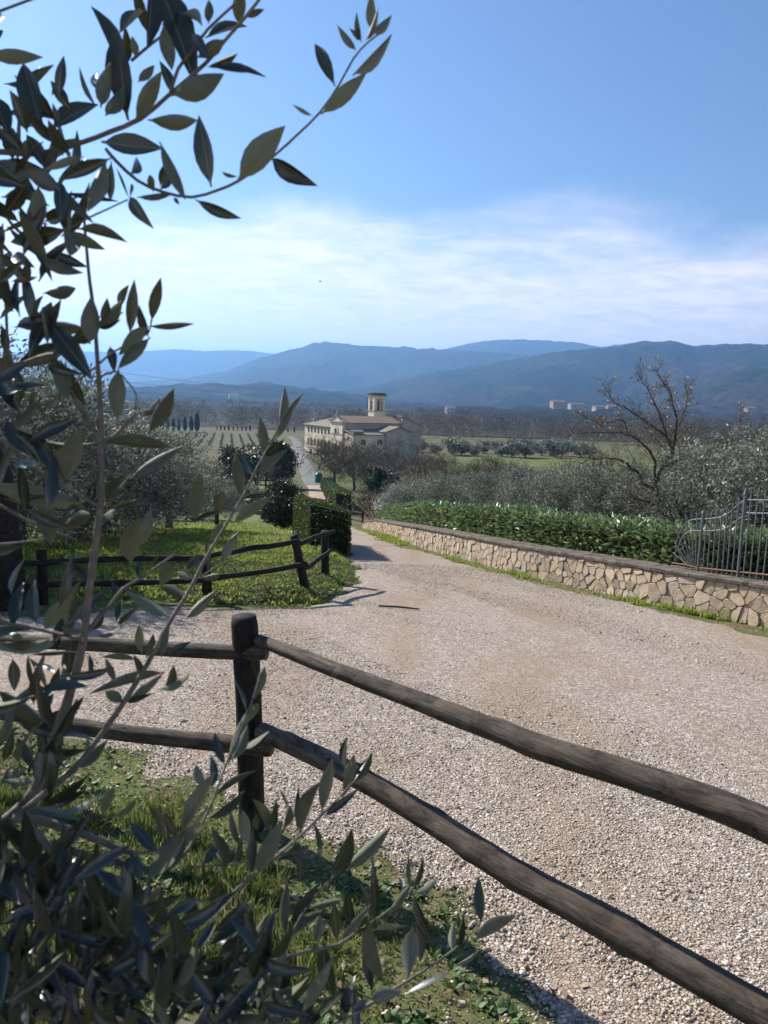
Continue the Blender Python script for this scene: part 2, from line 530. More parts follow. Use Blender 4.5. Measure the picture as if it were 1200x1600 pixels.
# the lane going on down the hill: gravel first, asphalt past the hedge
M_asphalt = mat_noise("lane_asphalt", [(0.3, (0.115, 0.11, 0.105)), (0.7, (0.185, 0.175, 0.165))], scale=0.8, detail=7, bstr=0.2, rough=0.9)
def strip(name, path, half, mat, lift, step):
    P = resample(path, step)
    T = np.gradient(P, axis=0); T /= np.linalg.norm(T, axis=1)[:, None]
    Nn = np.stack([-T[:, 1], T[:, 0]], 1)
    hw = np.interp(P[:, 1], [p[0] for p in half], [p[1] for p in half])
    ks = np.linspace(-1, 1, 7)
    V = []
    for i in range(len(P)):
        for k in ks:
            x, y = P[i] + Nn[i] * hw[i] * k * (1 + 0.06 * math.sin(i * 1.3 + k))
            V.append((x, y, gz(x, y) + lift * (1 - 0.9 * abs(k) ** 4)))
    F = [(i * 7 + j, (i + 1) * 7 + j, (i + 1) * 7 + j + 1, i * 7 + j + 1)[::-1] for i in range(len(P) - 1) for j in range(6)]
    return tag(mesh_obj(name, V, F, mat, smooth=True), kind="structure")
ipaved = 5
strip("gravel_lane", np.vstack([[-2.6, 34], LANE[1:ipaved + 1]]), [(34, 1.2), (62, 1.25), (130, 1.3)], M_gravel, 0.045, 1.5)
strip("paved_lane", LANE[ipaved:], [(120, 1.55), (185, 1.9), (247, 1.7), (400, 1.8)], M_asphalt, 0.09, 4)

# green fields farther down
def field(name, quad, mat, nu=40, nv=40, lift=0.12):
    q = np.array(quad, float)
    a, b = np.meshgrid(np.linspace(0, 1, nu), np.linspace(0, 1, nv))
    P = (q[0] * (1 - a)[..., None] + q[1] * a[..., None]) * (1 - b)[..., None] + (q[3] * (1 - a)[..., None] + q[2] * a[..., None]) * b[..., None]
    P = P.reshape(-1, 2)
    edge_n = (fbm(P[:, 0] / 9, P[:, 1] / 9, 41, 3) - 0.5) * 0.5
    e = np.minimum(np.minimum(a, 1 - a), np.minimum(b, 1 - b)).ravel() * 6 + edge_n
    z = ground_z(P[:, 0], P[:, 1]) + np.where(e > 0, lift, -0.4)
    i, j = np.meshgrid(np.arange(nu - 1), np.arange(nv - 1)); k = (j * nu + i).ravel()
    return tag(fast_mesh(name, np.column_stack([P, z]), np.stack([k, k + 1, k + nu + 1, k + nu], 1), mat, smooth=True), kind="structure")
M_meadow = mat_noise("meadow_green", [(0.25, (0.075, 0.095, 0.032)), (0.5, (0.115, 0.145, 0.046)), (0.8, (0.18, 0.19, 0.08))], scale=0.12, detail=8, rough=0.95, bstr=0.4, bscale=3, spec=0.1)
field("meadow", [(8, 118), (60, 118), (95, 262), (16, 262)], M_meadow)
M_vfield = mat_noise("vineyard_grass", [(0.25, (0.070, 0.080, 0.038)), (0.5, (0.105, 0.115, 0.052)), (0.8, (0.16, 0.16, 0.085))], scale=0.12, detail=8, rough=0.95, bstr=0.4, bscale=3, spec=0.1)
field("vineyard_ground", [(-95, 240), (-33, 240), (-60, 408), (-135, 408)], M_vfield)
M_woodfloor = mat_noise("woodland_floor", [(0.3, (0.050, 0.042, 0.030)), (0.7, (0.105, 0.088, 0.062))], scale=0.06, detail=7, rough=1.0, bstr=0.3, bscale=0.4, spec=0.05)
field("woodland_floor", [(-420, 500), (420, 500), (1500, 1850), (-1500, 1850)], M_woodfloor, 60, 60, 0.5)
field("lawn", [(-40, 44), (-5.5, 44), (-14.5, 128), (-70, 128)], M_meadow, lift=0.07)
# ------------------------------------------------------------------ loose stones of the drive (uncountable)
def pebbles(name, P, rad, mat, sink=0.12):
    n = len(P)
    base = np.array([(1, 0, 0), (-1, 0, 0), (0, 1, 0), (0, -1, 0), (0, 0, 1), (0, 0, -1.)])
    V = base[None] * (1 + RNG.uniform(-0.35, 0.35, (n, 6, 1))) + RNG.uniform(-0.28, 0.28, (n, 6, 3))
    s = rad[:, None] * np.stack([RNG.uniform(0.8, 1.35, n), RNG.uniform(0.7, 1.1, n), RNG.uniform(0.45, 0.85, n)], 1)
    V = V * s[:, None, :]
    a = RNG.uniform(0, 6.283, n); c, sn = np.cos(a)[:, None], np.sin(a)[:, None]
    X, Y = V[:, :, 0].copy(), V[:, :, 1].copy()
    V[:, :, 0] = X * c - Y * sn; V[:, :, 1] = X * sn + Y * c
    V += P[:, None, :]; V[:, :, 2] += (rad * sink)[:, None]
    f = np.array([(0, 2, 4), (2, 1, 4), (1, 3, 4), (3, 0, 4), (2, 0, 5), (1, 2, 5), (3, 1, 5), (0, 3, 5)])
    F = (f[None] + (np.arange(n) * 6)[:, None, None]).reshape(-1, 3)
    return fast_mesh(name, V.reshape(-1, 3), F, mat)
M_peb = mat_island("pebble_stone", [(0.0, (0.165, 0.135, 0.10)), (0.25, (0.335, 0.275, 0.205)), (0.5, (0.425, 0.36, 0.285)), (0.8, (0.505, 0.44, 0.36)), (1.0, (0.67, 0.62, 0.545))], rough=0.85, spec=0.25)
def frustum_pts(n, d0, d1, umin, umax, power):
    """random plan points in the wedge ahead; power sets how density falls with distance"""
    d = (RNG.uniform(d0 ** (2 - power), d1 ** (2 - power), n)) ** (1 / (2 - power))
    u = RNG.uniform(umin, umax, n)
    return d * u, d
X1, Y1 = frustum_pts(235000, 1.05, 13.5, -0.60, 0.62, 1.2)
sd1 = road_sd(X1, Y1)
patch = fbm((X1 * 0.88 + Y1 * 0.47) * 1.5 + 9, (Y1 * 0.88 - X1 * 0.47) * 0.34 + 3, 31, 4)
small = fbm(X1 * 5, Y1 * 5, 33, 3)
keep = RNG.uniform(0, 1, len(X1)) < np.clip((0.51 - patch) * 9 + 0.5, 0.05, 1) * np.clip(0.5 + small, 0.4, 1) * np.where(sd1 > 0.0, 1, np.where(sd1 > -1.1, 0.05 + 0.35 * np.exp(sd1 * 5), 0))
X1, Y1, sd1 = X1[keep], Y1[keep], sd1[keep]
zz = ground_z(X1, Y1) + np.where(sd1 > 0, 0.004 + 0.014 * sstep(0, 0.2, sd1), 0)
rad = RNG.gamma(4.0, 0.00090, len(X1)) + 0.0016 + np.clip(Y1 - 4, 0, 9) * 0.00040
rad = np.where(RNG.uniform(0, 1, len(X1)) < 0.008, rad * 1.8, rad)
stones = tag(pebbles("loose_gravel", np.stack([X1, Y1, zz], 1), rad, M_peb), "loose grey and beige gravel stones scattered over the drive", "gravel", kind="stuff")

# ------------------------------------------------------------------ hills
def make_hill_mat():
    m, n, l, b = new_mat("wooded_hill")
    v = coords(n, l, 'Object')
    f1 = noise(n, l, v, 0.0022, 6, 0.62)
    f2 = noise(n, l, v, 0.02, 5, 0.65)
    wood = ramp(n, l, f2, [(0.3, (0.020, 0.018, 0.014)), (0.55, (0.050, 0.041, 0.031)), (0.8, (0.085, 0.068, 0.050))])
    green = ramp(n, l, f2, [(0.3, (0.010, 0.014, 0.010)), (0.7, (0.030, 0.034, 0.022))])
    fac = ramp(n, l, f1, [(0.46, (0, 0, 0)), (0.56, (1, 1, 1))])
    l.new(mixrgb(n, l, fac, green, wood), b.inputs['Base Color'])
    b.inputs['Roughness'].default_value = 1.0
    b.inputs['Specular IOR Level'].default_value = 0.0
    return m
M_hill = make_hill_mat()
def ridge(name, crest_px, dist, depth, seed, spur=0.35, back=0.7):
    """a chain of wooded hills: crest line given as the photograph shows it, real distance and depth"""
    az, el = [], []
    for px, py in crest_px:
        r = ray(px, py); az.append(math.atan2(r[0], r[1])); el.append(r[2] / math.hypot(r[0], r[1]))
    A = np.linspace(az[0], az[-1], 330)
    E_ = np.interp(A, az, el)
    k = np.ones(7) / 7; E_ = np.convolve(np.pad(E_, 3, mode='edge'), k, 'valid')
    tt = np.concatenate([np.linspace(0, 1, 56), np.linspace(1.04, 1 + back, 9)])
    V = np.zeros((len(tt), len(A), 3))
    for i, t in enumerate(tt):
        r = dist - depth + depth * t
        crest = CAMZ + dist * E_ + 4
        foot = -34.0
        prof = np.where(t <= 1, sstep(0, 1, t) * 0.55 + 0.45 * t ** 1.4, 1 - 0.6 * sstep(0, 1, (t - 1) / back))
        sp = fbm(A * dist / 520.0 + 0.6 * t, np.full_like(A, t * depth / 900.0), seed, 5) - 0.5
        fine = fbm(A * dist / 60.0, np.full_like(A, t * depth / 60.0), seed + 50, 3) - 0.5
        env = math.sin(math.pi * min(t, 1.0)) ** 0.8 if t < 1 else 0
        z = foot + (crest - foot) * (prof + spur * sp * env) + fine * (30 if t < 1.2 else 4) * (0.3 + 0.7 * min(1, t * 3))
        V[i, :, 0] = np.sin(A) * r; V[i, :, 1] = np.cos(A) * r; V[i, :, 2] = np.maximum(z, foot)
    nA = len(A)
    a, c = np.meshgrid(np.arange(nA - 1), np.arange(len(tt) - 1))
    q = (c * nA + a).ravel()
    F = np.stack([q, q + 1, q + nA + 1, q + nA], 1)
    return tag(fast_mesh(name, V.reshape(-1, 3), F, M_hill, smooth=True), kind="structure")
ridge("far_hills", [(-900, 520), (-300, 556), (0, 552), (100, 549), (200, 551), (285, 545), (310, 550), (380, 547), (430, 553), (520, 556), (640, 556), (800, 556), (1300, 560), (2000, 520)], 9500, 2600, 2, 0.3)
ridge("plateau_hills", [(560, 600), (640, 570), (690, 548), (720, 540), (757, 533), (800, 531), (850, 532), (910, 536), (935, 543), (985, 537), (1010, 532), (1100, 545), (1300, 548), (1900, 545)], 8300, 2300, 4, 0.3)
ridge("middle_hills", [(40, 606), (250, 596), (350, 582), (400, 562), (440, 551), (470, 543), (497, 535), (525, 536), (560, 540), (590, 541), (640, 544), (690, 546), (720, 548), (780, 552), (850, 560), (1000, 566), (1200, 580)], 6400, 2300, 6, 0.38)
ridge("right_hills", [(540, 612), (600, 600), (650, 588), (700, 580), (760, 571), (810, 562), (860, 552), (905, 549), (945, 545), (985, 538), (1020, 534), (1060, 535), (1090, 543), (1120, 541), (1150, 537), (1200, 541), (1300, 536), (1500, 545), (2000, 560)], 4600, 2000, 8, 0.42)
ridge("near_right_hill", [(960, 650), (1010, 634), (1050, 618), (1100, 600), (1150, 584), (1200, 574), (1280, 562), (1400, 556), (1600, 560), (2100, 575)], 3100, 1000, 10, 0.35)
ridge("foothills", [(560, 650), (640, 644), (700, 640), (800, 638), (870, 640), (960, 644), (1100, 650), (1250, 652), (1500, 650), (2100, 640)], 1950, 500, 14, 0.2)
ridge("low_left_hills", [(-900, 590), (-300, 598), (0, 604), (120, 608), (240, 606), (310, 603), (360, 605), (405, 601), (440, 604), (500, 612), (560, 620), (640, 630), (760, 640)], 2900, 900, 12, 0.35)

# ------------------------------------------------------------------ air
def make_haze():
    m = bpy.data.materials.new("haze_air"); m.use_nodes = True
    n, l = m.node_tree.nodes, m.node_tree.links
    n.clear()
    o = n.new('ShaderNodeOutputMaterial')
    v = n.new('ShaderNodeVolumePrincipled')
    v.inputs['Color'].default_value = (0.27, 0.55, 1.0, 1)
    v.inputs['Density'].default_value = 0.00014
    v.inputs['Anisotropy'].default_value = 0.4
    l.new(v.outputs[0], o.inputs['Volume'])
    b = MB().span((-13800, -59, -36), (13800, 15200, 760))
    return tag(b.build("haze", m), kind="stuff")
HAZE = make_haze()

# ================================================================== WOODEN FENCES
def make_wood(name, stops, hi=(0.32, 0.29, 0.26), hi_amt=0.35):
    """weathered log: grain runs along the piece's local X axis"""
    m, n, l, b = new_mat(name)
    v = coords(n, l, 'Object', (1.0, 9.0, 9.0))
    f = noise(n, l, v, 4.5, 8, 0.68, 0.4)
    v2 = coords(n, l, 'Object', (2.2, 24.0, 24.0))
    f2 = noise(n, l, v2, 3.0, 6, 0.7)
    v3 = coords(n, l, 'Object', (1, 1, 1))
    f3 = noise(n, l, v3, 3.2, 4, 0.6)
    c = ramp(n, l, f, stops)
    wear = ramp(n, l, f3, [(0.5, (0, 0, 0)), (0.68, (hi_amt,) * 3)])
    fib = ramp(n, l, f2, [(0.45, (0, 0, 0)), (0.65, (1, 1, 1))])
    k = mixrgb(n, l, 1.0, wear, fib, 'MULTIPLY')
    c = mixrgb(n, l, k, c, hi)
    v4 = coords(n, l, 'Object', (0.9, 34.0, 34.0))
    f4 = noise(n, l, v4, 2.2, 5, 0.75, 0.8)
    crack = ramp(n, l, f4, [(0.33, (0.10, 0.10, 0.10)), (0.40, (1, 1, 1))])
    c = mixrgb(n, l, 1.0, c, crack, 'MULTIPLY')
    v5 = coords(n, l, 'Object', (1.6, 3.0, 3.0))
    blot = ramp(n, l, noise(n, l, v5, 5.0, 6, 0.7, 1.0), [(0.36, (0.35, 0.33, 0.31)), (0.52, (1, 1, 1)), (0.7, (1.35, 1.3, 1.25))])
    c = mixrgb(n, l, 1.0, c, blot, 'MULTIPLY')
    l.new(c, b.inputs['Base Color'])
    b.inputs['Roughness'].default_value = 0.82
    b.inputs['Specular IOR Level'].default_value = 0.25
    p = bump(n, l, b, crack, 0.9, 0.006)
    p = bump(n, l, b, f2, 0.7, 0.006, p)
    bump(n, l, b, f, 0.6, 0.012, p)
    return m
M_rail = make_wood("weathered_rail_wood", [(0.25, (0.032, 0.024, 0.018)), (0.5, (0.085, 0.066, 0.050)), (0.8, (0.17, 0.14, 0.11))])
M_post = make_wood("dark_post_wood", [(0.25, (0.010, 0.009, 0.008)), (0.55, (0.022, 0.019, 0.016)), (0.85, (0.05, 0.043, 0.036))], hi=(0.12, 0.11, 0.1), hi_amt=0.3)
M_endwood = mat_noise("sawn_end_wood", [(0.3, (0.03, 0.025, 0.02)), (0.7, (0.10, 0.085, 0.07))], scale=40, bstr=0.4)

def log(name, pts, rads, mat, parent, sides=18, rings=46, seed=1, knots=5, rnoise=0.10, flat=0.0):
    """a log through world points, built along its own local X axis"""
    pts = np.asarray(pts, float); a, b = pts[0], pts[-1]
    ex = (b - a) / np.linalg.norm(b - a)
    ref = np.array([0, 0, 1.0]) if abs(ex[2]) < 0.9 else np.array([0, 1.0, 0])
    ey = np.cross(ref, ex); ey /= np.linalg.norm(ey)
    ez = np.cross(ex, ey)
    M3 = np.stack([ex, ey, ez], 1)
    loc = (pts - a) @ M3
    s = np.linspace(0, 1, len(loc))
    cl = resample(loc, np.linalg.norm(b - a) / rings)
    t = cl[:, 0] / cl[-1, 0]
    rr = np.interp(t, np.linspace(0, 1, len(rads)), rads)
    k = sides
    ang = np.arange(k) * 2 * math.pi / k
    V = []
    rg = np.random.default_rng(seed)
    kn = [(rg.uniform(0.05, 0.95), rg.uniform(0, 6.28), rg.uniform(0.08, 0.24)) for _ in range(knots)]
    L = cl[-1, 0]
    for i in range(len(cl)):
        r = rr[i] * (1 + rnoise * 2 * (fbm(np.full(k, t[i] * L * 5) + seed * 3.3, np.cos(ang) * 0.9 + seed, seed, 3) - 0.5)
                     + 0.035 * 2 * (fbm(np.full(k, t[i] * L * 2.2) + seed, np.sin(ang) * 4 + np.cos(ang) * 3 + 9, seed + 7, 2) - 0.5))
        for (kt, ka, kh) in kn:
            da = np.abs((ang - ka + math.pi) % (2 * math.pi) - math.pi)
            r = r + rr[i] * kh * np.exp(-((t[i] - kt) * L / 0.035) ** 2) * np.exp(-(da / 0.45) ** 2)
        if i == 0 or i == len(cl) - 1: r = r * 0.93
        V += [(cl[i, 0], cl[i, 1] + r[j] * math.cos(ang[j]), cl[i, 2] + r[j] * math.sin(ang[j])) for j in range(k)]
    n = len(cl)
    F = [(i * k + j, i * k + (j + 1) % k, (i + 1) * k + (j + 1) % k, (i + 1) * k + j) for i in range(n - 1) for j in range(k)]
    V.append(tuple(cl[0] - np.array([0.003, 0, 0]))); V.append(tuple(cl[-1] + np.array([0.003, 0, 0])))
    F += [(n * k, (j + 1) % k, j) for j in range(k)] + [(n * k + 1, (n - 1) * k + j, (n - 1) * k + (j + 1) % k) for j in range(k)]
    o = mesh_obj(name, V, F, mat, parent, smooth=True)
    M = Matrix(((ex[0], ey[0], ez[0], a[0]), (ex[1], ey[1], ez[1], a[1]), (ex[2], ey[2], ez[2], a[2]), (0, 0, 0, 1)))
    if parent is not None:
        M = parent.matrix_world.inverted() @ M if parent.parent is None and parent.type != 'EMPTY' else Matrix.Translation(-Vector(parent.location)) @ M
    o.matrix_local = M
    return o
def plan_hit(px, py, A, B):
    """point of the vertical plane through plan points A, B that the photograph shows at this pixel"""
    r = ray(px, py)
    d = np.array([B[0] - A[0], B[1] - A[1]])
    M = np.array([[r[0], -d[0]], [r[1], -d[1]]])
    t, s = np.linalg.solve(M, np.array([A[0], A[1]]))
    return CAM + r * t

# near fence: one post in view, rails to both sides
pA = at(392, 1200, 3.10)[:2]
fence = empty("rail_fence", (pA[0], pA[1], gz(*pA)))
tag(fence, "near dark log fence with a thick post and long rails across the foreground drive", "fence")
zb = gz(*pA)
top = at(381, 963, 3.08); bot = at(396, 1300, 3.12)
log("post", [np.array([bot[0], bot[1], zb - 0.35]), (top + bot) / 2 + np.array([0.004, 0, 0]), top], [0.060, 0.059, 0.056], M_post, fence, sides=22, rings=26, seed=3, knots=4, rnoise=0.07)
RA, RB = np.array([-0.49, 3.02]), np.array([0.93, 1.60])
up = [plan_hit(x, y, RA, RB) for x, y in [(403, 1000), (430, 1010), (515, 1043), (650, 1094), (780, 1143), (850, 1170), (1000, 1216), (1200, 1290)]]
lo = [plan_hit(x, y, RA, RB) for x, y in [(408, 1142), (500, 1184), (600, 1237), (700, 1300), (820, 1374), (940, 1438), (1060, 1506), (1200, 1586)]]
dirn = (up[-1] - up[-3]); dirn /= np.linalg.norm(dirn)
E1 = np.array([RB[0] + (RB - RA)[0] * 0.42, RB[1] + (RB - RA)[1] * 0.42])
def ext(last, z):
    return [np.array([E1[0], E1[1], z])]
zE = gz(*E1)
log("rail", up + ext(up, zE + 0.74), [0.026, 0.030, 0.034, 0.036, 0.038, 0.040, 0.041, 0.042], M_rail, fence, sides=26, rings=130, seed=5, knots=14, rnoise=0.10)
log("rail", lo + ext(lo, zE + 0.30), [0.039, 0.040, 0.042, 0.044, 0.046, 0.045, 0.045, 0.044], M_rail, fence, sides=26, rings=130, seed=8, knots=16, rnoise=0.11)
log("post", [np.array([E1[0] - 0.02, E1[1] - 0.02, zE - 0.3]), np.array([E1[0], E1[1], zE + 0.4]), np.array([E1[0], E1[1], zE + 0.92])], [0.06, 0.058, 0.055], M_post, fence, seed=13, rings=24)
LA, LB = np.array([-0.57, 3.06]), np.array([-1.75, 3.42])
E2 = LB + (LB - LA) * 0.75
zE2 = gz(*E2)
lu = [plan_hit(x, y, LA, LB) for x, y in [(416, 1019), (365, 1019), (300, 1016), (210, 1011), (135, 1006), (0, 1001)]]
ll = [plan_hit(x, y, LA, LB) for x, y in [(424, 1168), (372, 1163), (320, 1158), (240, 1150), (160, 1141), (80, 1128), (0, 1113)]]
log("rail", lu + [np.array([E2[0], E2[1], zE2 + 0.72])], [0.034, 0.033, 0.032, 0.033], M_rail, fence, rings=70, seed=21, rnoise=0.07)
log("rail", ll + [np.array([E2[0], E2[1], zE2 + 0.30])], [0.040, 0.038, 0.036, 0.037], M_rail, fence, rings=70, seed=24, rnoise=0.07)
log("post", [np.array([E2[0], E2[1], zE2 - 0.3]), np.array([E2[0], E2[1], zE2 + 0.4]), np.array([E2[0], E2[1], zE2 + 0.95])], [0.06, 0.058, 0.055], M_post, fence, seed=17, rings=24)

# far fence on the lawn's edge
def gpt(px, py):
    return ground_at(px, py, H)
ff = gpt(476, 916)
ffence = empty("rail_fence", (ff[0], ff[1], gz(ff[0], ff[1])))
tag(ffence, "crooked dark log fence on the lawn edge ending at the clipped hedge", "fence")
posts = {}
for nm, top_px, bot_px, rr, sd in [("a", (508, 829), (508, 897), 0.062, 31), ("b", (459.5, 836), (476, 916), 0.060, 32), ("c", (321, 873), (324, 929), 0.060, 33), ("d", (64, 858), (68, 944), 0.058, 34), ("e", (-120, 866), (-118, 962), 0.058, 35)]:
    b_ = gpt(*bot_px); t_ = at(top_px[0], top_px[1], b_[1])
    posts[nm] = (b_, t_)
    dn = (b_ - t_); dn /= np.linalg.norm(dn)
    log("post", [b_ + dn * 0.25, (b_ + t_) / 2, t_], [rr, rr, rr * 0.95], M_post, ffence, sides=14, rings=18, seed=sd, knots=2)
def along(pxs, y0, y1):
    n = len(pxs); return [at(x, y, y0 + (y1 - y0) * (x - pxs[0][0]) / (pxs[-1][0] - pxs[0][0])) for (x, y) in pxs]
ya, yb, yc, yd, ye = [posts[k][0][1] - 0.07 for k in "abcde"]
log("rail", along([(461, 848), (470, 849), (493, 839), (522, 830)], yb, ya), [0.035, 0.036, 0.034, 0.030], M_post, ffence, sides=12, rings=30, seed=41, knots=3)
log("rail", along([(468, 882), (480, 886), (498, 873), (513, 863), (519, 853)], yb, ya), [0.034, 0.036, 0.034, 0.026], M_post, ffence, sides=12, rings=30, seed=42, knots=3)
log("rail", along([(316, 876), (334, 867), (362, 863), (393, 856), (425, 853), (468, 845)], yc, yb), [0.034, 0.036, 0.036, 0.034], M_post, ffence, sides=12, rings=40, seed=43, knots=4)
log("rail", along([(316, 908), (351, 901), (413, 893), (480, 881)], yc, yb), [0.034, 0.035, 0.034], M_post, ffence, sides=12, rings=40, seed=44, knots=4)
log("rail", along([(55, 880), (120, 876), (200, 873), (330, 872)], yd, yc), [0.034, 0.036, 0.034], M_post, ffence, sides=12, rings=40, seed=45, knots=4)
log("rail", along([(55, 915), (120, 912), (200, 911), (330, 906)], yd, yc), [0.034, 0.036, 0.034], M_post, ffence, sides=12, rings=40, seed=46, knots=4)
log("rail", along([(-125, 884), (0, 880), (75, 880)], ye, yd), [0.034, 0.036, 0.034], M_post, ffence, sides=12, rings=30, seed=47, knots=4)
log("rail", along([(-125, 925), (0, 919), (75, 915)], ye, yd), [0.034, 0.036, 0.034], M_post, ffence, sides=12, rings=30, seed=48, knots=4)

# ================================================================== STONE WALL
WTOP, CAPH, WTH = 0.47, 0.055, 0.32
wallS = np.concatenate([[0], np.cumsum(np.linalg.norm(np.diff(WALLC, axis=0), axis=1))])
def wall_pt(s, o):
    """plan point s metres along the wall (from the right), o metres behind its face"""
    x = np.interp(s, wallS, WALLC[:, 0]); y = np.interp(s, wallS, WALLC[:, 1])
    e = 0.15
    tx = np.interp(s + e, wallS, WALLC[:, 0]) - np.interp(s - e, wallS, WALLC[:, 0])
    ty = np.interp(s + e, wallS, WALLC[:, 1]) - np.interp(s - e, wallS, WALLC[:, 1])
    n = math.hypot(tx, ty) + 1e-9
    return np.array([x + ty / n * o, y - tx / n * o])
def wall_pts(s, o):
    s = np.asarray(s, float); o = np.asarray(o, float)
    T = np.gradient(WALLC, axis=0); T /= np.linalg.norm(T, axis=1)[:, None]
    x, y = np.interp(s, wallS, WALLC[:, 0]), np.interp(s, wallS, WALLC[:, 1])
    tx, ty = np.interp(s, wallS, T[:, 0]), np.interp(s, wallS, T[:, 1])
    return np.stack([x + ty * o, y - tx * o], 1), np.stack([-ty, tx], 1)
SW = float(wallS[-1])
WB = base_h(WALLC[:, 0], WALLC[:, 1])
def wall_base(s):
    return float(np.interp(s, wallS, WB))
def wall_h(s):                       # the wall runs down to a low stub at its far end
    return WTOP * (1 - 0.45 * float(sstep(SW - 7, SW, s)))
M_mortar = mat_noise("wall_mortar", [(0.3, (0.32, 0.25, 0.18)), (0.7, (0.46, 0.37, 0.28))], scale=18, bstr=0.5)
M_coping = mat_noise("coping_concrete", [(0.28, (0.045, 0.036, 0.028)), (0.5, (0.12, 0.10, 0.082)), (0.72, (0.25, 0.215, 0.18))], scale=7, detail=8, bstr=0.5, bscale=40, nrough=0.7)
def make_stone_mat():
    m, n, l, b = new_mat("wall_fieldstone")
    oi = n.new('ShaderNodeObjectInfo')
    v = coords(n, l, 'Object')
    f = noise(n, l, v, 9, 6, 0.65)
    base = ramp(n, l, oi.outputs['Random'], [(0.0, (0.26, 0.205, 0.15)), (0.25, (0.40, 0.305, 0.205)), (0.5, (0.47, 0.37, 0.26)), (0.72, (0.34, 0.25, 0.195)), (0.88, (0.42, 0.38, 0.31)), (1.0, (0.30, 0.27, 0.22))])
    c = mixrgb(n, l, ramp(n, l, f, [(0.35, (0.0, 0.0, 0.0)), (0.7, (0.5, 0.5, 0.5))]), base, (0.56, 0.47, 0.37))
    f2 = noise(n, l, v, 2.3, 4, 0.6)
    lich = ramp(n, l, f2, [(0.66, (0, 0, 0)), (0.74, (0.55, 0.55, 0.55))])
    c = mixrgb(n, l, lich, c, (0.42, 0.29, 0.10))
    l.new(c, b.inputs['Base Color'])
    b.inputs['Roughness'].default_value = 0.92
    b.inputs['Specular IOR Level'].default_value = 0.15
    h = noise(n, l, v, 26, 7, 0.65)
    p = bump(n, l, b, h, 0.55, 0.012)
    bump(n, l, b, f, 0.5, 0.02, p)
    return m
M_stone = make_stone_mat()
wallo = empty("stone_wall", (WALLC[20][0], WALLC[20][1], wall_base(wallS[20])))
tag(wallo, "low beige rubble stone wall with grey coping along the right of the drive", "wall")
WO = np.array(wallo.location)
# core
ss = np.arange(0, SW + 0.01, 0.3)
V, F = [], []
for s in ss:
    f, bk = wall_pt(s, 0.010), wall_pt(s, WTH)
    z0, z1 = wall_base(s) - 0.3, wall_base(s) + wall_h(s)
    V += [(f[0], f[1], z0), (f[0], f[1], z1), (bk[0], bk[1], z1), (bk[0], bk[1], z0)]
for i in range(len(ss) - 1):
    for j in range(4):
        F.append((i * 4 + j, i * 4 + (j + 1) % 4, (i + 1) * 4 + (j + 1) % 4, (i + 1) * 4 + j))
F += [(3, 2, 1, 0), tuple(len(V) - 4 + j for j in range(4))]
mesh_obj("mortar_core", np.array(V) - WO, F, M_mortar, wallo)
# stones: irregular cells of a jittered layout in the plane of the wall face
def clip_poly(poly, p, nrm):
    out = []
    for i in range(len(poly)):
        a, b_ = poly[i], poly[(i + 1) % len(poly)]
        da, db = np.dot(a - p, nrm), np.dot(b_ - p, nrm)
        if da <= 0: out.append(a)
        if da * db < 0: out.append(a + (b_ - a) * da / (da - db))
    return out
rg = np.random.default_rng(5)
seeds = []
CW, CH = 0.150, 0.122
rows = 5
for c in range(int(SW / CW) + 1):
    for r_ in range(-1, rows):
        seeds.append(np.array([(c + 0.5 * (r_ % 2) + rg.uniform(-0.42, 0.42)) * CW, (r_ + 0.5 + rg.uniform(-0.30, 0.30)) * CH]))
seeds = np.array([s for s in seeds if rg.uniform() > 0.16])
s_first = 2.9
stone_count = 0
joined = MB()
order = np.argsort(seeds[:, 0])
for idx in order:
    s0 = seeds[idx]
    if s0[0] > SW: continue
    hh = wall_h(s0[0]) - 0.006
    poly = [np.array(p) for p in ((s0[0] - 0.4, -0.12), (s0[0] + 0.4, -0.12), (s0[0] + 0.4, hh), (s0[0] - 0.4, hh))]
    for k in np.where((np.abs(seeds[:, 0] - s0[0]) < 0.6))[0]:
        if k == idx: continue
        d = seeds[k] - s0
        poly = clip_poly(poly, (seeds[k] + s0) / 2, d)
        if len(poly) < 3: break
    if len(poly) < 3: continue
    P = np.array(poly); cen = P.mean(0)
    dd = np.linalg.norm(P - cen, axis=1)
    if dd.max() < 0.035: continue
    P = cen + (P - cen) * (1 - 0.006 / np.maximum(dd, 0.02))[:, None]
    # cut the corners so that the outline is rounded
    Q = []
    m_ = len(P)
    for i in range(m_):
        a, b_, c_ = P[i - 1], P[i], P[(i + 1) % m_]
        cr = rg.uniform(0.08, 0.20)
        Q += [b_ + (a - b_) * cr, b_ + (c_ - b_) * cr]
    Q = np.array(Q); m_ = len(Q)
    proud = rg.uniform(0.006, 0.026)
    tilt = rg.uniform(-0.10, 0.10, 2)
    rings = [(1.0, -0.045), (1.0, -proud * 0.55), (0.92, -proud * 1.0)]
    VV = []
    for (k, o) in rings[0:]:
        for q in Q:
            p = cen + (q - cen) * k
            oo = (0.045 if o == -0.045 else o + np.dot(q - cen, tilt) * (1 if k < 1 else 0.3) + rg.uniform(-0.0025, 0.0025))
            w = wall_pt(p[0], oo)
            VV.append((w[0], w[1], wall_base(p[0]) + p[1]))
    FF = []
    for a in range(2):
        FF += [(a * m_ + j, (a + 1) * m_ + j, (a + 1) * m_ + (j + 1) % m_, a * m_ + (j + 1) % m_) for j in range(m_)]
    FF.append(tuple(2 * m_ + j for j in range(m_ - 1, -1, -1)))
    if s0[0] >= s_first and stone_count < 300:
        c3 = np.mean(VV, axis=0)
        o = mesh_obj("stone", np.array(VV) - c3, FF, M_stone, wallo, smooth=False)
        o.location = c3 - WO
        stone_count += 1
    else:
        joined.add(np.array(VV) - WO, FF)
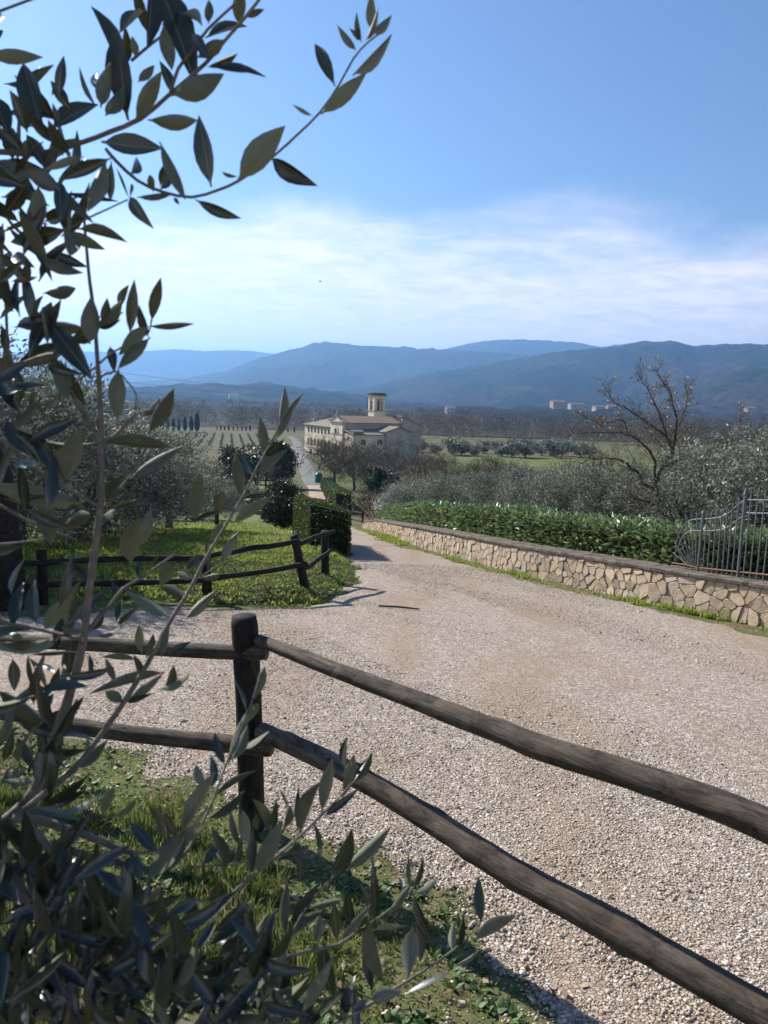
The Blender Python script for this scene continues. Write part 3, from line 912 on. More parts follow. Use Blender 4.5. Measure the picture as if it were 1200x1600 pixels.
tag(joined.build("distant_stones", M_stone, wallo), kind="stuff")
# coping slabs
s = 0.0
k = 0
while s < SW - 0.1:
    L = rg.uniform(0.55, 0.85); e = min(s + L, SW)
    a0, a1 = s + 0.004, e - 0.004
    V = []
    for q in (a0, (a0 + a1) / 2, a1):
        z = wall_base(q) + wall_h(q) + rg.uniform(-0.003, 0.003)
        for (o, dz) in ((-0.045, 0.004), (-0.05, CAPH - 0.012), (-0.035, CAPH), (WTH + 0.03, CAPH + 0.004), (WTH + 0.03, 0.004)):
            w = wall_pt(q, o + rg.uniform(-0.004, 0.004)); V.append((w[0] - WO[0], w[1] - WO[1], z + dz - WO[2]))
    F = [(i * 5 + j, i * 5 + (j + 1) % 5, (i + 1) * 5 + (j + 1) % 5, (i + 1) * 5 + j) for i in range(2) for j in range(5)] + [(4, 3, 2, 1, 0), (10, 11, 12, 13, 14)]
    mesh_obj("coping_slab", V, F, M_coping, wallo)
    s = e; k += 1

# ================================================================== IRON RAILING on the wall
M_iron = mat_noise("grey_painted_iron", [(0.3, (0.075, 0.08, 0.09)), (0.7, (0.14, 0.148, 0.165))], scale=30, rough=0.55, bstr=0.1, spec=0.5)
M_rust = mat_noise("rusty_iron", [(0.3, (0.16, 0.085, 0.04)), (0.7, (0.30, 0.19, 0.12))], scale=40, rough=0.9, bstr=0.3)
i0 = 1.2
def s_at_px(px):
    q = np.arange(0, SW, 0.02)
    w = wall_pts(q, np.full(len(q), WTH * 0.5))[0]
    z = np.interp(q, wallS, WB) + WTOP + CAPH
    return float(q[np.argmin([abs(proj_px((w[i, 0], w[i, 1], z[i]))[0] - px) for i in range(len(q))])])
def proj_px(P):
    x, y, z = P[0], P[1], P[2] - CAMZ
    cp, sp = math.cos(PITCH), math.sin(PITCH)
    d = y * cp - z * sp; v2 = (y * sp + z * cp) / d; u2 = x / d
    c, s_ = math.cos(ROLL), math.sin(ROLL)
    return 600 + (u2 * c + v2 * s_) * FPX, 800 - (-u2 * s_ + v2 * c) * FPX
def proj_x(w, q):
    return proj_px((w[0], w[1], wall_base(q) + wall_h(q) + CAPH))[0]
sA, sB = s_at_px(1200), s_at_px(1040)
FA, FB = wall_pt(sA, WTH * 0.5), wall_pt(sB, WTH * 0.5)
def fz(zx, zy):          # a spot of the railing
    return plan_hit(1040 + zx / 6.156, 740 + zy / 6.156, FA, FB)
rail = empty("iron_railing", tuple(fz(690, 1035)))
tag(rail, "grey wrought iron railing with spear tops and a fanned end on the wall", "railing")
RO = np.array(rail.location)
def bar(name, pts, r, mat=None, k=6, tip=0.0, parent=rail):
    pts = [np.asarray(p) - RO for p in pts]
    b = MB()
    P = np.array(pts)
    if tip:
        d = (P[-1] - P[-2]); d = d / np.linalg.norm(d)
        Q = list(P[:-1]) + [P[-1] - d * tip, P[-1] - d * tip * 0.8, P[-1]]
        rr = [r] * len(P[:-1]) + [r, r * 1.35, r * 0.12]
        b.tube(Q, rr, k)
    else:
        b.tube(P, r, k)
    return b.build(name, mat or M_iron, parent, smooth=False)
postA = bar("post", [fz(690, 1040), fz(775, 135)], 0.021, k=8, tip=0.10)
postB = bar("post", [fz(305, 972), fz(365, 345)], 0.019, k=8, tip=0.06)
for (tx, ty), (bx, by) in zip([(405, 365), (450, 350), (497, 340), (547, 330), (600, 300), (652, 270), (710, 225)], [(355, 955), (400, 960), (446, 967), (492, 975), (540, 982), (588, 990), (637, 998)]):
    bar("picket", [fz(bx, by), fz(tx, ty)], 0.0095, tip=0.055)
for i in range(9):
    bar("picket", [fz(745 + 63 * i, 1022 + 7.5 * i), fz(830 + 67.5 * i, 148 + 3 * i)], 0.0095, tip=0.055)
bar("post", [fz(1330, 1090), fz(1455, 150)], 0.021, k=8, tip=0.10)
fan_o = (258, 885)
for (tx, ty), (bx, by) in zip([(305, 365), (250, 378), (193, 390), (150, 462), (108, 545), (83, 650), (68, 755)], [(288, 905), (272, 898), (258, 890), (245, 884), (232, 878), (218, 872), (200, 868)]):
    bar("fan_bar", [fz(bx, by), fz(tx, ty)], 0.0085, tip=0.05)
def curve(pts, n=24):
    P = np.array([fz(*p) for p in pts]); return resample(P, 0.03)
bar("top_rail", curve([(365, 438), (430, 433), (490, 425), (550, 410), (610, 378), (665, 330), (715, 285), (765, 255)]), 0.0085)
bar("middle_rail", curve([(355, 553), (430, 550), (530, 540), (600, 515), (660, 470), (745, 408)]), 0.008)
bar("top_rail", curve([(345, 437), (280, 440), (210, 465), (140, 560), (103, 680), (95, 780), (95, 862)]), 0.0075)
bar("middle_rail", curve([(345, 552), (280, 548), (220, 562), (165, 612), (125, 700)]), 0.009)
bar("middle_rail", curve([(110, 715), (140, 780), (175, 840), (205, 868)]), 0.008)
bar("top_rail", [fz(770, 252), fz(1450, 262)], 0.0095)
bar("middle_rail", [fz(760, 378), fz(1440, 392)], 0.009)
bar("bottom_rail", [fz(312, 905), fz(690, 945), fz(1340, 1010)], 0.013, M_rust)
bar("bottom_rail", [fz(60, 860), fz(180, 876), fz(312, 905)], 0.012, M_rust)

# ================================================================== VEGETATION HELPERS
def quads_leaves(C, D, Nn, L, W, fold=0.25):
    """leaves as folded 6-vertex blades: C base points, D directions, Nn side normals, L lengths, W half widths"""
    n = len(C)
    D = D / np.linalg.norm(D, axis=1)[:, None]
    S = np.cross(D, Nn); S /= (np.linalg.norm(S, axis=1)[:, None] + 1e-9)
    U = np.cross(S, D)
    L = L[:, None]; W = W[:, None]
    V = np.stack([C, C + D * L * 0.45 + S * W - U * W * fold, C + D * L * 0.5 + U * W * 0.1, C + D * L * 0.45 - S * W - U * W * fold, C + D * L - U * L * 0.06], 1)
    f = np.array([(0, 1, 2), (0, 2, 3), (1, 4, 2), (2, 4, 3)])
    F = (f[None] + (np.arange(n) * 5)[:, None, None]).reshape(-1, 3)
    return V.reshape(-1, 3), F
def rhombi(C, D, Nn, L, W):
    n = len(C)
    D = D / np.linalg.norm(D, axis=1)[:, None]
    S = np.cross(D, Nn); S /= (np.linalg.norm(S, axis=1)[:, None] + 1e-9)
    L = L[:, None]; W = W[:, None]
    V = np.stack([C, C + D * L * 0.5 + S * W, C + D * L, C + D * L * 0.5 - S * W], 1)
    F = np.arange(n * 4).reshape(n, 4)
    return V.reshape(-1, 3), F
def rdir(n, rng, up=0.0):
    v = rng.normal(size=(n, 3)); v[:, 2] += up
    return v / np.linalg.norm(v, axis=1)[:, None]
def tufts(P, hgt, rng, blades=6, spread=0.5, wid=0.0035):
    """grass: several thin bent blades per tuft"""
    n = len(P)
    P = np.repeat(P, blades, 0); hgt = np.repeat(hgt, blades) * rng.uniform(0.55, 1.15, n * blades)
    m = n * blades
    a = rng.uniform(0, 6.283, m); o = rng.uniform(0, 1, m) * hgt * 0.35
    P = P + np.stack([np.cos(a) * o, np.sin(a) * o, np.zeros(m)], 1)
    lean = rng.uniform(0.05, spread, m) * hgt
    b = a + rng.uniform(-0.8, 0.8, m)
    dx, dy = np.cos(b) * lean, np.sin(b) * lean
    sx, sy = -np.sin(b), np.cos(b)
    w = wid * rng.uniform(0.7, 1.5, m) * (0.5 + hgt / 0.08)
    z = np.zeros(m)
    V = np.stack([P + np.stack([sx * w, sy * w, z - 0.01], 1), P + np.stack([-sx * w, -sy * w, z - 0.01], 1),
                  P + np.stack([dx * 0.35 - sx * w * 0.8, dy * 0.35 - sy * w * 0.8, hgt * 0.6], 1), P + np.stack([dx * 0.35 + sx * w * 0.8, dy * 0.35 + sy * w * 0.8, hgt * 0.6], 1),
                  P + np.stack([dx, dy, hgt], 1)], 1)
    f = np.array([(0, 1, 2), (0, 2, 3), (3, 2, 4)])
    F = (f[None] + (np.arange(m) * 5)[:, None, None]).reshape(-1, 3)
    return V.reshape(-1, 3), F
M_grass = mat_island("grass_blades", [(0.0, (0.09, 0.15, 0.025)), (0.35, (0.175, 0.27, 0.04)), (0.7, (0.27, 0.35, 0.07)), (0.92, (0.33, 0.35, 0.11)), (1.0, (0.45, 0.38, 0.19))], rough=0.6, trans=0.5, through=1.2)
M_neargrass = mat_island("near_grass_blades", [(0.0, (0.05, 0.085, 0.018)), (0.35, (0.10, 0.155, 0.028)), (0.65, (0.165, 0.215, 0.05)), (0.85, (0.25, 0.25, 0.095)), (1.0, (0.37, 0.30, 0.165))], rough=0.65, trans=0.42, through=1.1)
M_drygrass = mat_island("dry_grass_blades", [(0.0, (0.07, 0.10, 0.02)), (0.4, (0.14, 0.15, 0.045)), (1.0, (0.34, 0.28, 0.15))], rough=0.8, trans=0.3)
M_weed = mat_island("broad_weed_leaves", [(0.0, (0.030, 0.070, 0.014)), (0.6, (0.07, 0.13, 0.03)), (1.0, (0.13, 0.19, 0.07))], rough=0.5, trans=0.25)

# grass near the camera under the olive and along the gravel's edge
rg = np.random.default_rng(77)
def scatter(n, x0, x1, y0, y1):
    return rg.uniform(x0, x1, n), rg.uniform(y0, y1, n)
x, y = scatter(62000, -3.4, 2.0, 1.0, 4.5)
sd = road_sd(x, y)
pat = fbm(x * 2.2, y * 2.2, 61, 4)
dens = np.clip((pat - 0.40) * 5, 0.03, 1) * sstep(-0.02, 0.55, -sd) + 0.06 * ((sd < 0.05) & (sd > -0.3))
k = (rg.uniform(0, 1, len(x)) < np.maximum(dens * 0.7, 0.16 * (sd < -0.25))) & (sd < 0.06)
x, y, sd, pat = x[k], y[k], sd[k], pat[k]
P = np.stack([x, y, ground_z(x, y)], 1)
hg = (0.022 + 0.05 * np.clip((pat - 0.42) * 4, 0, 1) * sstep(0, 0.5, -sd)) * rg.uniform(0.6, 1.3, len(x))
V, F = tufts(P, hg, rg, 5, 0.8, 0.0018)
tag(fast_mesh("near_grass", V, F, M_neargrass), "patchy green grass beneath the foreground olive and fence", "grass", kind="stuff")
x, y = scatter(9000, -3.4, 1.9, 1.0, 4.4)
sd = road_sd(x, y); pat = fbm(x * 2.7 + 4, y * 2.7, 65, 3)
k = (sd < -0.02) & (rg.uniform(0, 1, len(x)) < np.clip((pat - 0.5) * 4, 0.02, 0.7))
x, y = x[k], y[k]; m = len(x)
rep = 7
C = np.repeat(np.stack([x, y, ground_z(x, y)], 1), rep, 0)
a = rg.uniform(0, 6.283, m * rep)
D = np.stack([np.cos(a), np.sin(a), rg.uniform(0.25, 1.1, m * rep)], 1)
L = rg.uniform(0.018, 0.048, m * rep)
V, F = quads_leaves(C, D, np.tile([0, 0, 1.0], (m * rep, 1)), L, L * rg.uniform(0.2, 0.34, m * rep))
tag(fast_mesh("low_weeds", V, F, M_weed), "small broad-leaved weeds growing low among the near grass", "weeds", kind="stuff")
# matted turf: short flat blades and litter between the tufts
def turf(name, label, n, x0, x1, y0, y1, size, keep_fn):
    x, y = scatter(n, x0, x1, y0, y1)
    k = keep_fn(x, y); x, y = x[k], y[k]; m = len(x)
    C = np.stack([x, y, ground_z(x, y) + 0.003], 1)
    a = rg.uniform(0, 6.283, m); D = np.stack([np.cos(a), np.sin(a), rg.uniform(0.0, 0.7, m)], 1)
    L = rg.uniform(0.6, 1.4, m) * size
    V, F = rhombi(C, D, rdir(m, rg, 1.5), L, L * rg.uniform(0.08, 0.22, m))
    return tag(fast_mesh(name, V, F, M_turf), label, "turf", kind="stuff")
M_turf = mat_island("turf_litter", [(0.0, (0.06, 0.095, 0.022)), (0.45, (0.13, 0.18, 0.04)), (0.7, (0.17, 0.19, 0.07)), (0.85, (0.21, 0.16, 0.09)), (1.0, (0.34, 0.26, 0.16))], rough=0.9, trans=0.2)
turf("near_turf", "matted short turf and litter in the near verge", 95000, -3.4, 1.8, 0.95, 4.4, 0.022, lambda x, y: (lambda sd: (sd < 0.02) & (rg.uniform(0, 1, len(x)) < np.clip(0.25 - sd * 1.2, 0, 1)))(road_sd(x, y)))
turf("lawn_turf", "matted turf and soil crumbs along the far lawn's bank", 52000, -6.5, 0.3, 8.6, 15, 0.055, lambda x, y: (lambda sd: (sd < 0.02) & (sd > -6))(road_sd(x, y)))
# dead leaves on the near grass
x, y = scatter(900, -2.6, 1.4, 1.3, 4.2)
sd = road_sd(x, y); k = (sd < 0.15) & (sd > -1.6); x, y = x[k], y[k]; m = len(x)
C = np.stack([x, y, ground_z(x, y) + 0.012], 1)
a = rg.uniform(0, 6.283, m); D = np.stack([np.cos(a), np.sin(a), rg.uniform(-0.1, 0.3, m)], 1)
L = rg.uniform(0.02, 0.05, m)
V, F = quads_leaves(C, D, rdir(m, rg, 2.0), L, L * 0.28)
M_dead = mat_island("dead_leaves", [(0, (0.16, 0.09, 0.05)), (0.6, (0.33, 0.23, 0.15)), (1, (0.5, 0.4, 0.3))], rough=0.8)
tag(fast_mesh("fallen_leaves", V, F, M_dead), "dry brown leaves lying on the near grass", "leaves", kind="stuff")

# lawn behind the far fence
x, y = scatter(215000, -11, 0.4, 8.6, 45)
k = rg.uniform(0, 1, len(x)) < np.clip((13.0 / y) ** 2.0, 0, 1) * (np.abs(x / y) < 0.62)
x, y = x[k], y[k]
sd = road_sd(x, y)
lane_r = np.interp(y, LANE[:, 1], LANE[:, 0]) - 1.3
pat = fbm(x * 0.8, y * 0.8, 71, 4)
soil = fbm(x * 1.9 + 3, y * 1.9, 73, 3)
bank = (sd > -0.7)
k = (sd < -0.03) & (x < np.where(y > 22, lane_r, 5)) & (rg.uniform(0, 1, len(x)) < np.where(bank, np.clip((soil - 0.42) * 7, 0.04, 1), np.clip((pat - 0.2) * 3, 0.35, 1)))
x, y, pat = x[k], y[k], pat[k]
P = np.stack([x, y, ground_z(x, y)], 1)
hg = (0.03 + 0.05 * np.clip((pat - 0.35) * 3, 0, 1)) * rg.uniform(0.6, 1.3, len(x)) * (1 + np.clip(y - 15, 0, 30) * 0.012)
V, F = tufts(P, hg, rg, 3, 1.0, 0.0075)
tag(fast_mesh("lawn_grass", V, F, M_grass), "bright green lawn grass behind the far log fence", "grass", kind="stuff")
# verge under the stone wall
s_ = rg.uniform(0, SW, 14000); o_ = -np.abs(rg.normal(0, 0.16, 14000)) - 0.02
pp = wall_pts(s_[:9000], o_[:9000])[0]
ptn = fbm(s_[:9000] * 0.9, o_[:9000] * 2 + 5, 81, 3)
k = (rg.uniform(0, 1, 9000) < np.clip((ptn - 0.50) * 9, 0.015, 1) * np.where(s_[:9000] > SW - 18, 0.5, 1)) 
pp = pp[k]
P = np.stack([pp[:, 0], pp[:, 1], ground_z(pp[:, 0], pp[:, 1]) + 0.005], 1)
V, F = tufts(P, 0.04 + 0.07 * rg.uniform(0, 1, len(P)) ** 1.5, rg, 7, 0.9, 0.0035)
tag(fast_mesh("verge_grass", V, F, M_grass), "strip of grass and weeds at the foot of the stone wall", "grass", kind="stuff")
# yellow flowers by the wall
M_yellow = mat_plain("yellow_petals", (0.75, 0.50, 0.02), 0.6)
M_stalk = mat_plain("flower_stalk", (0.08, 0.15, 0.03), 0.6)
for i, (px, py) in enumerate([(1158, 984), (1164, 985), (1171, 982), (1179, 979), (1180, 973), (1189, 980)]):
    g = at(px, py, wall_pt(s_at_px(px), -0.22)[1]); bz = gz(g[0], g[1])
    f = empty("yellow_flower", (g[0], g[1], bz))
    tag(f, "tiny yellow flower at the foot of the wall under the railing, %s from the left" % ("first", "second", "third", "fourth", "fifth", "rightmost")[i], "flower", "yellow flowers by the wall")
    h = max(0.06, g[2] - bz)
    MB().tube([(0, 0, -0.01), (0.004, 0, h * 0.5), (0, 0, h)], 0.0022, 5).build("stalk", M_stalk, f)
    b = MB()
    for q in range(8):
        a = q * math.pi / 4
        b.add([(0, 0, h), (0.017 * math.cos(a - 0.3), 0.017 * math.sin(a - 0.3), h + 0.006), (0.024 * math.cos(a), 0.024 * math.sin(a), h + 0.004), (0.017 * math.cos(a + 0.3), 0.017 * math.sin(a + 0.3), h + 0.006)], [(0, 1, 2, 3)])
    b.tube([(0, 0, h - 0.002), (0, 0, h + 0.009)], [0.008, 0.005], 7)
    b.build("flower_head", M_yellow, f)

# ------------------------------------------------------------------ laurel hedge behind the wall
M_laurel = mat_island("laurel_leaves", [(0.0, (0.060, 0.105, 0.040)), (0.35, (0.11, 0.175, 0.065)), (0.7, (0.17, 0.245, 0.10)), (0.9, (0.26, 0.33, 0.11)), (1.0, (0.38, 0.40, 0.19))], rough=0.40, trans=0.32, spec=0.8)
M_core = mat_plain("hedge_shade", (0.012, 0.020, 0.008), 0.95, 0.3)  # near-black solid core: the shade inside the hedges, put into the colour
M_twig = mat_plain("twig_bark", (0.12, 0.095, 0.07), 0.9, 0.3, 20)
lh0 = wall_pt(6.0, 0.8)
laurel = empty("laurel_hedge", (lh0[0], lh0[1], wall_base(6.0)))
tag(laurel, "glossy green laurel hedge growing just behind the low stone wall", "hedge")
LO = np.array(laurel.location)
sLend = s_at_px(583)
def laurel_top(s):
    return wall_h(s) + CAPH + 0.50 + 0.16 * (fbm(np.array([s * 1.3]), np.array([2.0]), 91, 3)[0] - 0.5) * 2 * 0.6
nL = 19000
sL = rg.uniform(0.0, sLend, nL); sL = np.where(rg.uniform(0, 1, nL) < 0.35, rg.uniform(1.0, 12.0, nL), sL)
C, D = np.zeros((nL, 3)), np.zeros((nL, 3))
tops = np.interp(sL, np.arange(0, sLend + 0.2, 0.1), [laurel_top(q) for q in np.arange(0, sLend + 0.2, 0.1)])
isf = rg.uniform(0, 1, nL) < 0.55          # front face, else top
oL = np.where(isf, 0.36 + np.abs(rg.normal(0, 0.06, nL)), rg.uniform(0.4, 1.35, nL))
hL = np.where(isf, rg.uniform(0.25, 1.0, nL) ** 0.8 * tops, tops - np.abs(rg.normal(0, 0.07, nL)))
pw, nw = wall_pts(sL, oL)
C = np.stack([pw[:, 0], pw[:, 1], np.interp(sL, wallS, WB) + hL], 1)
fw = np.where(isf, 0.9, 0.25)
D = np.stack([nw[:, 0] * fw + rg.normal(0, 0.6, nL), nw[:, 1] * fw + rg.normal(0, 0.6, nL), np.where(isf, 0.45, 0.65) + rg.normal(0, 0.4, nL)], 1)
L = rg.uniform(0.07, 0.15, nL)
V, F = quads_leaves(C, D, rdir(nL, rg, 0.8), L, L * rg.uniform(0.19, 0.27, nL))
tag(fast_mesh("foliage", V - LO, F, M_laurel, laurel), kind="stuff")
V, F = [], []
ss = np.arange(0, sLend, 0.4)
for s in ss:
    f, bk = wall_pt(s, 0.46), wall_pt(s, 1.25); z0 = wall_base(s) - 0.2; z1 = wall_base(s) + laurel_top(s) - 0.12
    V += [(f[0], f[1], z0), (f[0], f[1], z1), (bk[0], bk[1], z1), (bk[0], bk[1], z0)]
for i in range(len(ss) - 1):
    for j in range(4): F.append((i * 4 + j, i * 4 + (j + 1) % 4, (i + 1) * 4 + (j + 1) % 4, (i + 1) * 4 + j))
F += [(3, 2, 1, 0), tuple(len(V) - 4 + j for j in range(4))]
mesh_obj("shade_core", np.array(V) - LO, F, M_core, laurel)  # dark solid filling that stands in for the shade behind the leaves

# ------------------------------------------------------------------ clipped box hedges
M_box = mat_island("clipped_hedge_leaves", [(0.0, (0.030, 0.055, 0.012)), (0.5, (0.065, 0.10, 0.022)), (0.85, (0.12, 0.155, 0.035)), (1.0, (0.20, 0.20, 0.07))], rough=0.55, trans=0.2)
def clipped_hedge(label, quad, hts, nleaf, leaf, mat=M_box, jitter=0.03):
    """quad: four plan corners in order; hts: height at each corner"""
    q = np.array(quad, float); c = q.mean(0); cz = gz(*c)
    e = empty("clipped_hedge", (c[0], c[1], cz)); tag(e, label, "hedge")
    O = np.array([c[0], c[1], cz])
    zb = np.array([gz(*p) for p in q])
    def pt(a, b, h):          # bilinear over the quad, h from 0 to 1
        p = (q[0] * (1 - a) + q[1] * a) * (1 - b) + (q[3] * (1 - a) + q[2] * a) * b
        z0 = (zb[0] * (1 - a) + zb[1] * a) * (1 - b) + (zb[3] * (1 - a) + zb[2] * a) * b
        hh = (hts[0] * (1 - a) + hts[1] * a) * (1 - b) + (hts[3] * (1 - a) + hts[2] * a) * b
        return np.array([p[0], p[1], z0 + hh * h])
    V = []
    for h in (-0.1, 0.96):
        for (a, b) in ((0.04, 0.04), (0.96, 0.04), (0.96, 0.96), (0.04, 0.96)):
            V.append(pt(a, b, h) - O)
    mesh_obj("shade_core", V, [(3, 2, 1, 0), (4, 5, 6, 7), (0, 1, 5, 4), (1, 2, 6, 5), (2, 3, 7, 6), (3, 0, 4, 7)], M_core, e)
    C, D = [], []
    l1, l2 = np.linalg.norm(q[1] - q[0]), np.linalg.norm(q[2] - q[1]); hh = np.mean(hts)
    areas = np.array([l1 * hh, l2 * hh, l1 * hh, l2 * hh, l1 * l2])
    face = rg.choice(5, nleaf, p=areas / areas.sum())
    for f in face:
        u, v = rg.uniform(0, 1), rg.uniform(0, 1)
        if f == 4: a, b, h, dd = u, v, 1.0, (0, 0, 1)
        else:
            a, b = [(u, 0), (1, u), (u, 1), (0, u)][f]; h = v
            mid = pt(a, b, 0.5) - pt(0.5, 0.5, 0.5); ed = [q[1] - q[0], q[2] - q[1], q[3] - q[2], q[0] - q[3]][f]
            nn = np.array([ed[1], -ed[0]]); nn = nn / np.linalg.norm(nn); nn = nn * np.sign(np.dot(nn, mid[:2]) + 1e-9)
            dd = (nn[0], nn[1], 0.25)
        p = pt(a, b, h)
        lump = jitter * 2.5 * (float(vnoise(p[0] * 2.1 + p[2], p[1] * 2.1 + p[2] * 1.7, 3)) - 0.5)
        C.append(p + np.array(dd) * (lump + rg.normal(0, jitter * 0.5)) - O); D.append(np.array(dd) + rg.normal(0, 0.55, 3))
    C, D = np.array(C), np.array(D)
    L = rg.uniform(0.7, 1.3, nleaf) * leaf
    V, F = rhombi(C, D, rdir(nleaf, rg), L, L * 0.33)
    tag(fast_mesh("foliage", V, F, mat, e), kind="stuff")
    return e
h1 = ground_at(547, 870)
clipped_hedge("square-cut green hedge at the end of the crooked log fence", [(-1.50, h1[1]), (-0.66, h1[1] - 0.1), (-1.32, h1[1] + 3.6), (-2.25, h1[1] + 3.6)], [0.93, 0.90, 1.0, 1.0], 11000, 0.045)
clipped_hedge("long clipped yellow-green hedge lining the right of the lane", [(-3.95, 60), (-2.55, 60), (-9.3, 122), (-10.6, 122)], [1.75, 1.75, 1.3, 1.3], 11000, 0.15, jitter=0.06)
clipped_hedge("dark green hedge block beside the teal bin", [(-10.9, 128), (-8.9, 128), (-9.3, 131), (-11.3, 131)], [1.25, 1.25, 1.2, 1.2], 1400, 0.17)

# ------------------------------------------------------------------ trees
M_bark = mat_noise("grey_bark", [(0.3, (0.045, 0.038, 0.032)), (0.6, (0.10, 0.085, 0.072)), (0.85, (0.19, 0.17, 0.15))], scale=14, detail=7, bstr=0.6, bscale=22)
M_barkd = mat_noise("dark_bark", [(0.3, (0.022, 0.018, 0.015)), (0.7, (0.065, 0.053, 0.045))], scale=14, detail=7, bstr=0.6, bscale=22)
M_olive_leaf = mat_island("olive_tree_foliage", [(0.0, (0.075, 0.092, 0.058)), (0.4, (0.15, 0.17, 0.118)), (0.75, (0.26, 0.28, 0.215)), (1.0, (0.42, 0.44, 0.38))], rough=0.62, trans=0.18, spec=0.35)
M_dark_leaf = mat_island("dark_evergreen_foliage", [(0.0, (0.014, 0.024, 0.012)), (0.6, (0.034, 0.054, 0.024)), (1.0, (0.085, 0.11, 0.06))], rough=0.45, trans=0.08, spec=0.4)
M_green_leaf = mat_island("green_foliage", [(0.0, (0.02, 0.04, 0.01)), (0.6, (0.05, 0.09, 0.02)), (1.0, (0.10, 0.14, 0.04))], rough=0.55, trans=0.15)
M_twigs_brown = mat_island("bare_twigs", [(0.0, (0.075, 0.062, 0.040)), (0.6, (0.175, 0.148, 0.095)), (1.0, (0.28, 0.245, 0.165))], rough=0.95, spec=0.1)
M_twigs_grey = mat_island("grey_bare_twigs", [(0.0, (0.075, 0.064, 0.055)), (0.6, (0.165, 0.145, 0.125)), (1.0, (0.28, 0.25, 0.22))], rough=0.95, spec=0.1)
M_blossom = mat_island("white_blossom", [(0.0, (0.25, 0.22, 0.2)), (0.4, (0.5, 0.46, 0.44)), (1.0, (0.8, 0.76, 0.75))], rough=0.7, trans=0.2)
M_cypress = mat_island("cypress_foliage", [(0.0, (0.008, 0.015, 0.008)), (0.6, (0.018, 0.030, 0.014)), (1.0, (0.035, 0.05, 0.024))], rough=0.8, trans=0.05, spec=0.1)

def leafy_tree(name, label, base, height, rx, ry, mat, rng, nleaf=6000, leaf=0.06, nclump=26, trunk_h=0.35, trunk_r=0.11, clump_r=0.34, cat="tree", group=None, limbs=5, bark=M_bark, gaps=0.25, parent=None, wfac=0.16, bottom=0.25, two=False):
    e = empty(name, base); tag(e, label, cat, group)
    th = height * trunk_h
    b = MB()
    fork = np.array([rng.normal(0, 0.05) * height, rng.normal(0, 0.05) * height, th])
    tr = [np.array([0, 0, -0.2]), np.array([rng.normal(0, 0.03), rng.normal(0, 0.03), th * 0.5]), fork]
    b.tube(resample(np.array(tr), th / 6), np.linspace(trunk_r * 1.25, trunk_r * 0.85, len(resample(np.array(tr), th / 6))), 9, rnoise=0.25, seed=int(rng.integers(99)))
    ctr = []
    for i in range(nclump):
        for _ in range(30):
            v = rng.uniform(-1, 1, 3)
            if 0.35 < np.linalg.norm(v) < 1: break
        z = height * (bottom + (1 - bottom) * (0.5 + 0.43 * v[2]))
        ctr.append(np.array([v[0] * rx * 0.82, v[1] * ry * 0.82, z]))
    ctr = np.array(ctr)
    for i in range(limbs):
        t = ctr[rng.integers(len(ctr))]
        mid = fork * 0.5 + t * 0.5 + rng.normal(0, 0.06, 3) * height
        P = resample(np.array([fork - np.array([0, 0, 0.05 * height]), mid, t]), height / 14)
        b.tube(P, np.linspace(trunk_r * 0.6, trunk_r * 0.12, len(P)), 6)
    b.build("trunk", bark, e, smooth=True)
    ci = rng.integers(0, nclump, nleaf)
    cr = rng.uniform(0.6, 1.25, nclump) * clump_r * min(rx, ry, height / 2)
    d = rdir(nleaf, rng); rr = cr[ci] * rng.uniform(0.15, 1, nleaf) ** 0.5
    C = ctr[ci] + d * rr[:, None] * np.array([1, 1, 0.85])
    D = d * 0.7 + rdir(nleaf, rng) * 0.8 + np.array([0, 0, 0.25])
    L = rng.uniform(0.7, 1.3, nleaf) * leaf
    V, F = rhombi(C, D, rdir(nleaf, rng), L, L * wfac)
    tag(fast_mesh("crown", V, F, mat, e), kind="stuff")
    return e
def put(o, x, y, rz=0.0, s=1.0, label=None, dz=0.0):
    o.location = (x, y, gz(x, y) + dz); o.rotation_euler = (0, 0, rz); o.scale = (s, s, s)
    if label: o['label'] = label
    return o
tr = np.random.default_rng(3)
# olive prototypes
oA = leafy_tree("olive_tree", "x", (0, 0, 0), 3.3, 1.9, 1.85, M_olive_leaf, tr, 20000, 0.085, 48, 0.3, 0.12, bottom=0.08, clump_r=0.36)
oB = leafy_tree("olive_tree", "x", (0, 0, 0), 3.1, 1.75, 1.85, M_olive_leaf, tr, 18000, 0.085, 44, 0.32, 0.11, bottom=0.08, clump_r=0.36)
oC = leafy_tree("olive_tree", "x", (0, 0, 0), 2.9, 1.9, 1.6, M_olive_leaf, tr, 18000, 0.085, 44, 0.3, 0.10, bottom=0.05, clump_r=0.36)
usedp = {}
def olive(px, Y, kind, s, label, group, rz=None, py=None, dz=0.0):
    o = {'A': oA, 'B': oB, 'C': oC}[kind]
    if kind in usedp: o = copy_tree(o)
    usedp[kind] = 1
    X = at(px, 760, Y)[0]
    put(o, X, Y, tr.uniform(0, 6.28) if rz is None else rz, s, label, dz)
    o['group'] = group; o['category'] = 'tree'
    return o
G1 = "olive trees on the lawn at the left"
olive(22, 13.0, 'A', 1.25, "large olive tree at the left edge, behind the log fence", G1, dz=-0.2)
olive(168, 16.5, 'B', 1.02, "olive tree with a broad dark crown behind the vertical olive twig at left", G1, dz=-0.35)
olive(262, 20.5, 'C', 0.98, "smaller olive tree at the right end of the lawn olives", G1)
olive(75, 22.0, 'C', 1.15, "olive tree further back between the two left lawn olives", G1)
olive(338, 33.0, 'B', 0.80, "low grey-green olive bush on the lawn left of the dark round shrub", G1)
olive(118, 14.6, 'C', 1.0, "olive tree low and full just behind the far fence's left rails", G1, dz=-0.3)
olive(222, 18.0, 'A', 0.86, "olive tree between the broad dark one and the smaller right-hand one", G1, dz=-0.3)
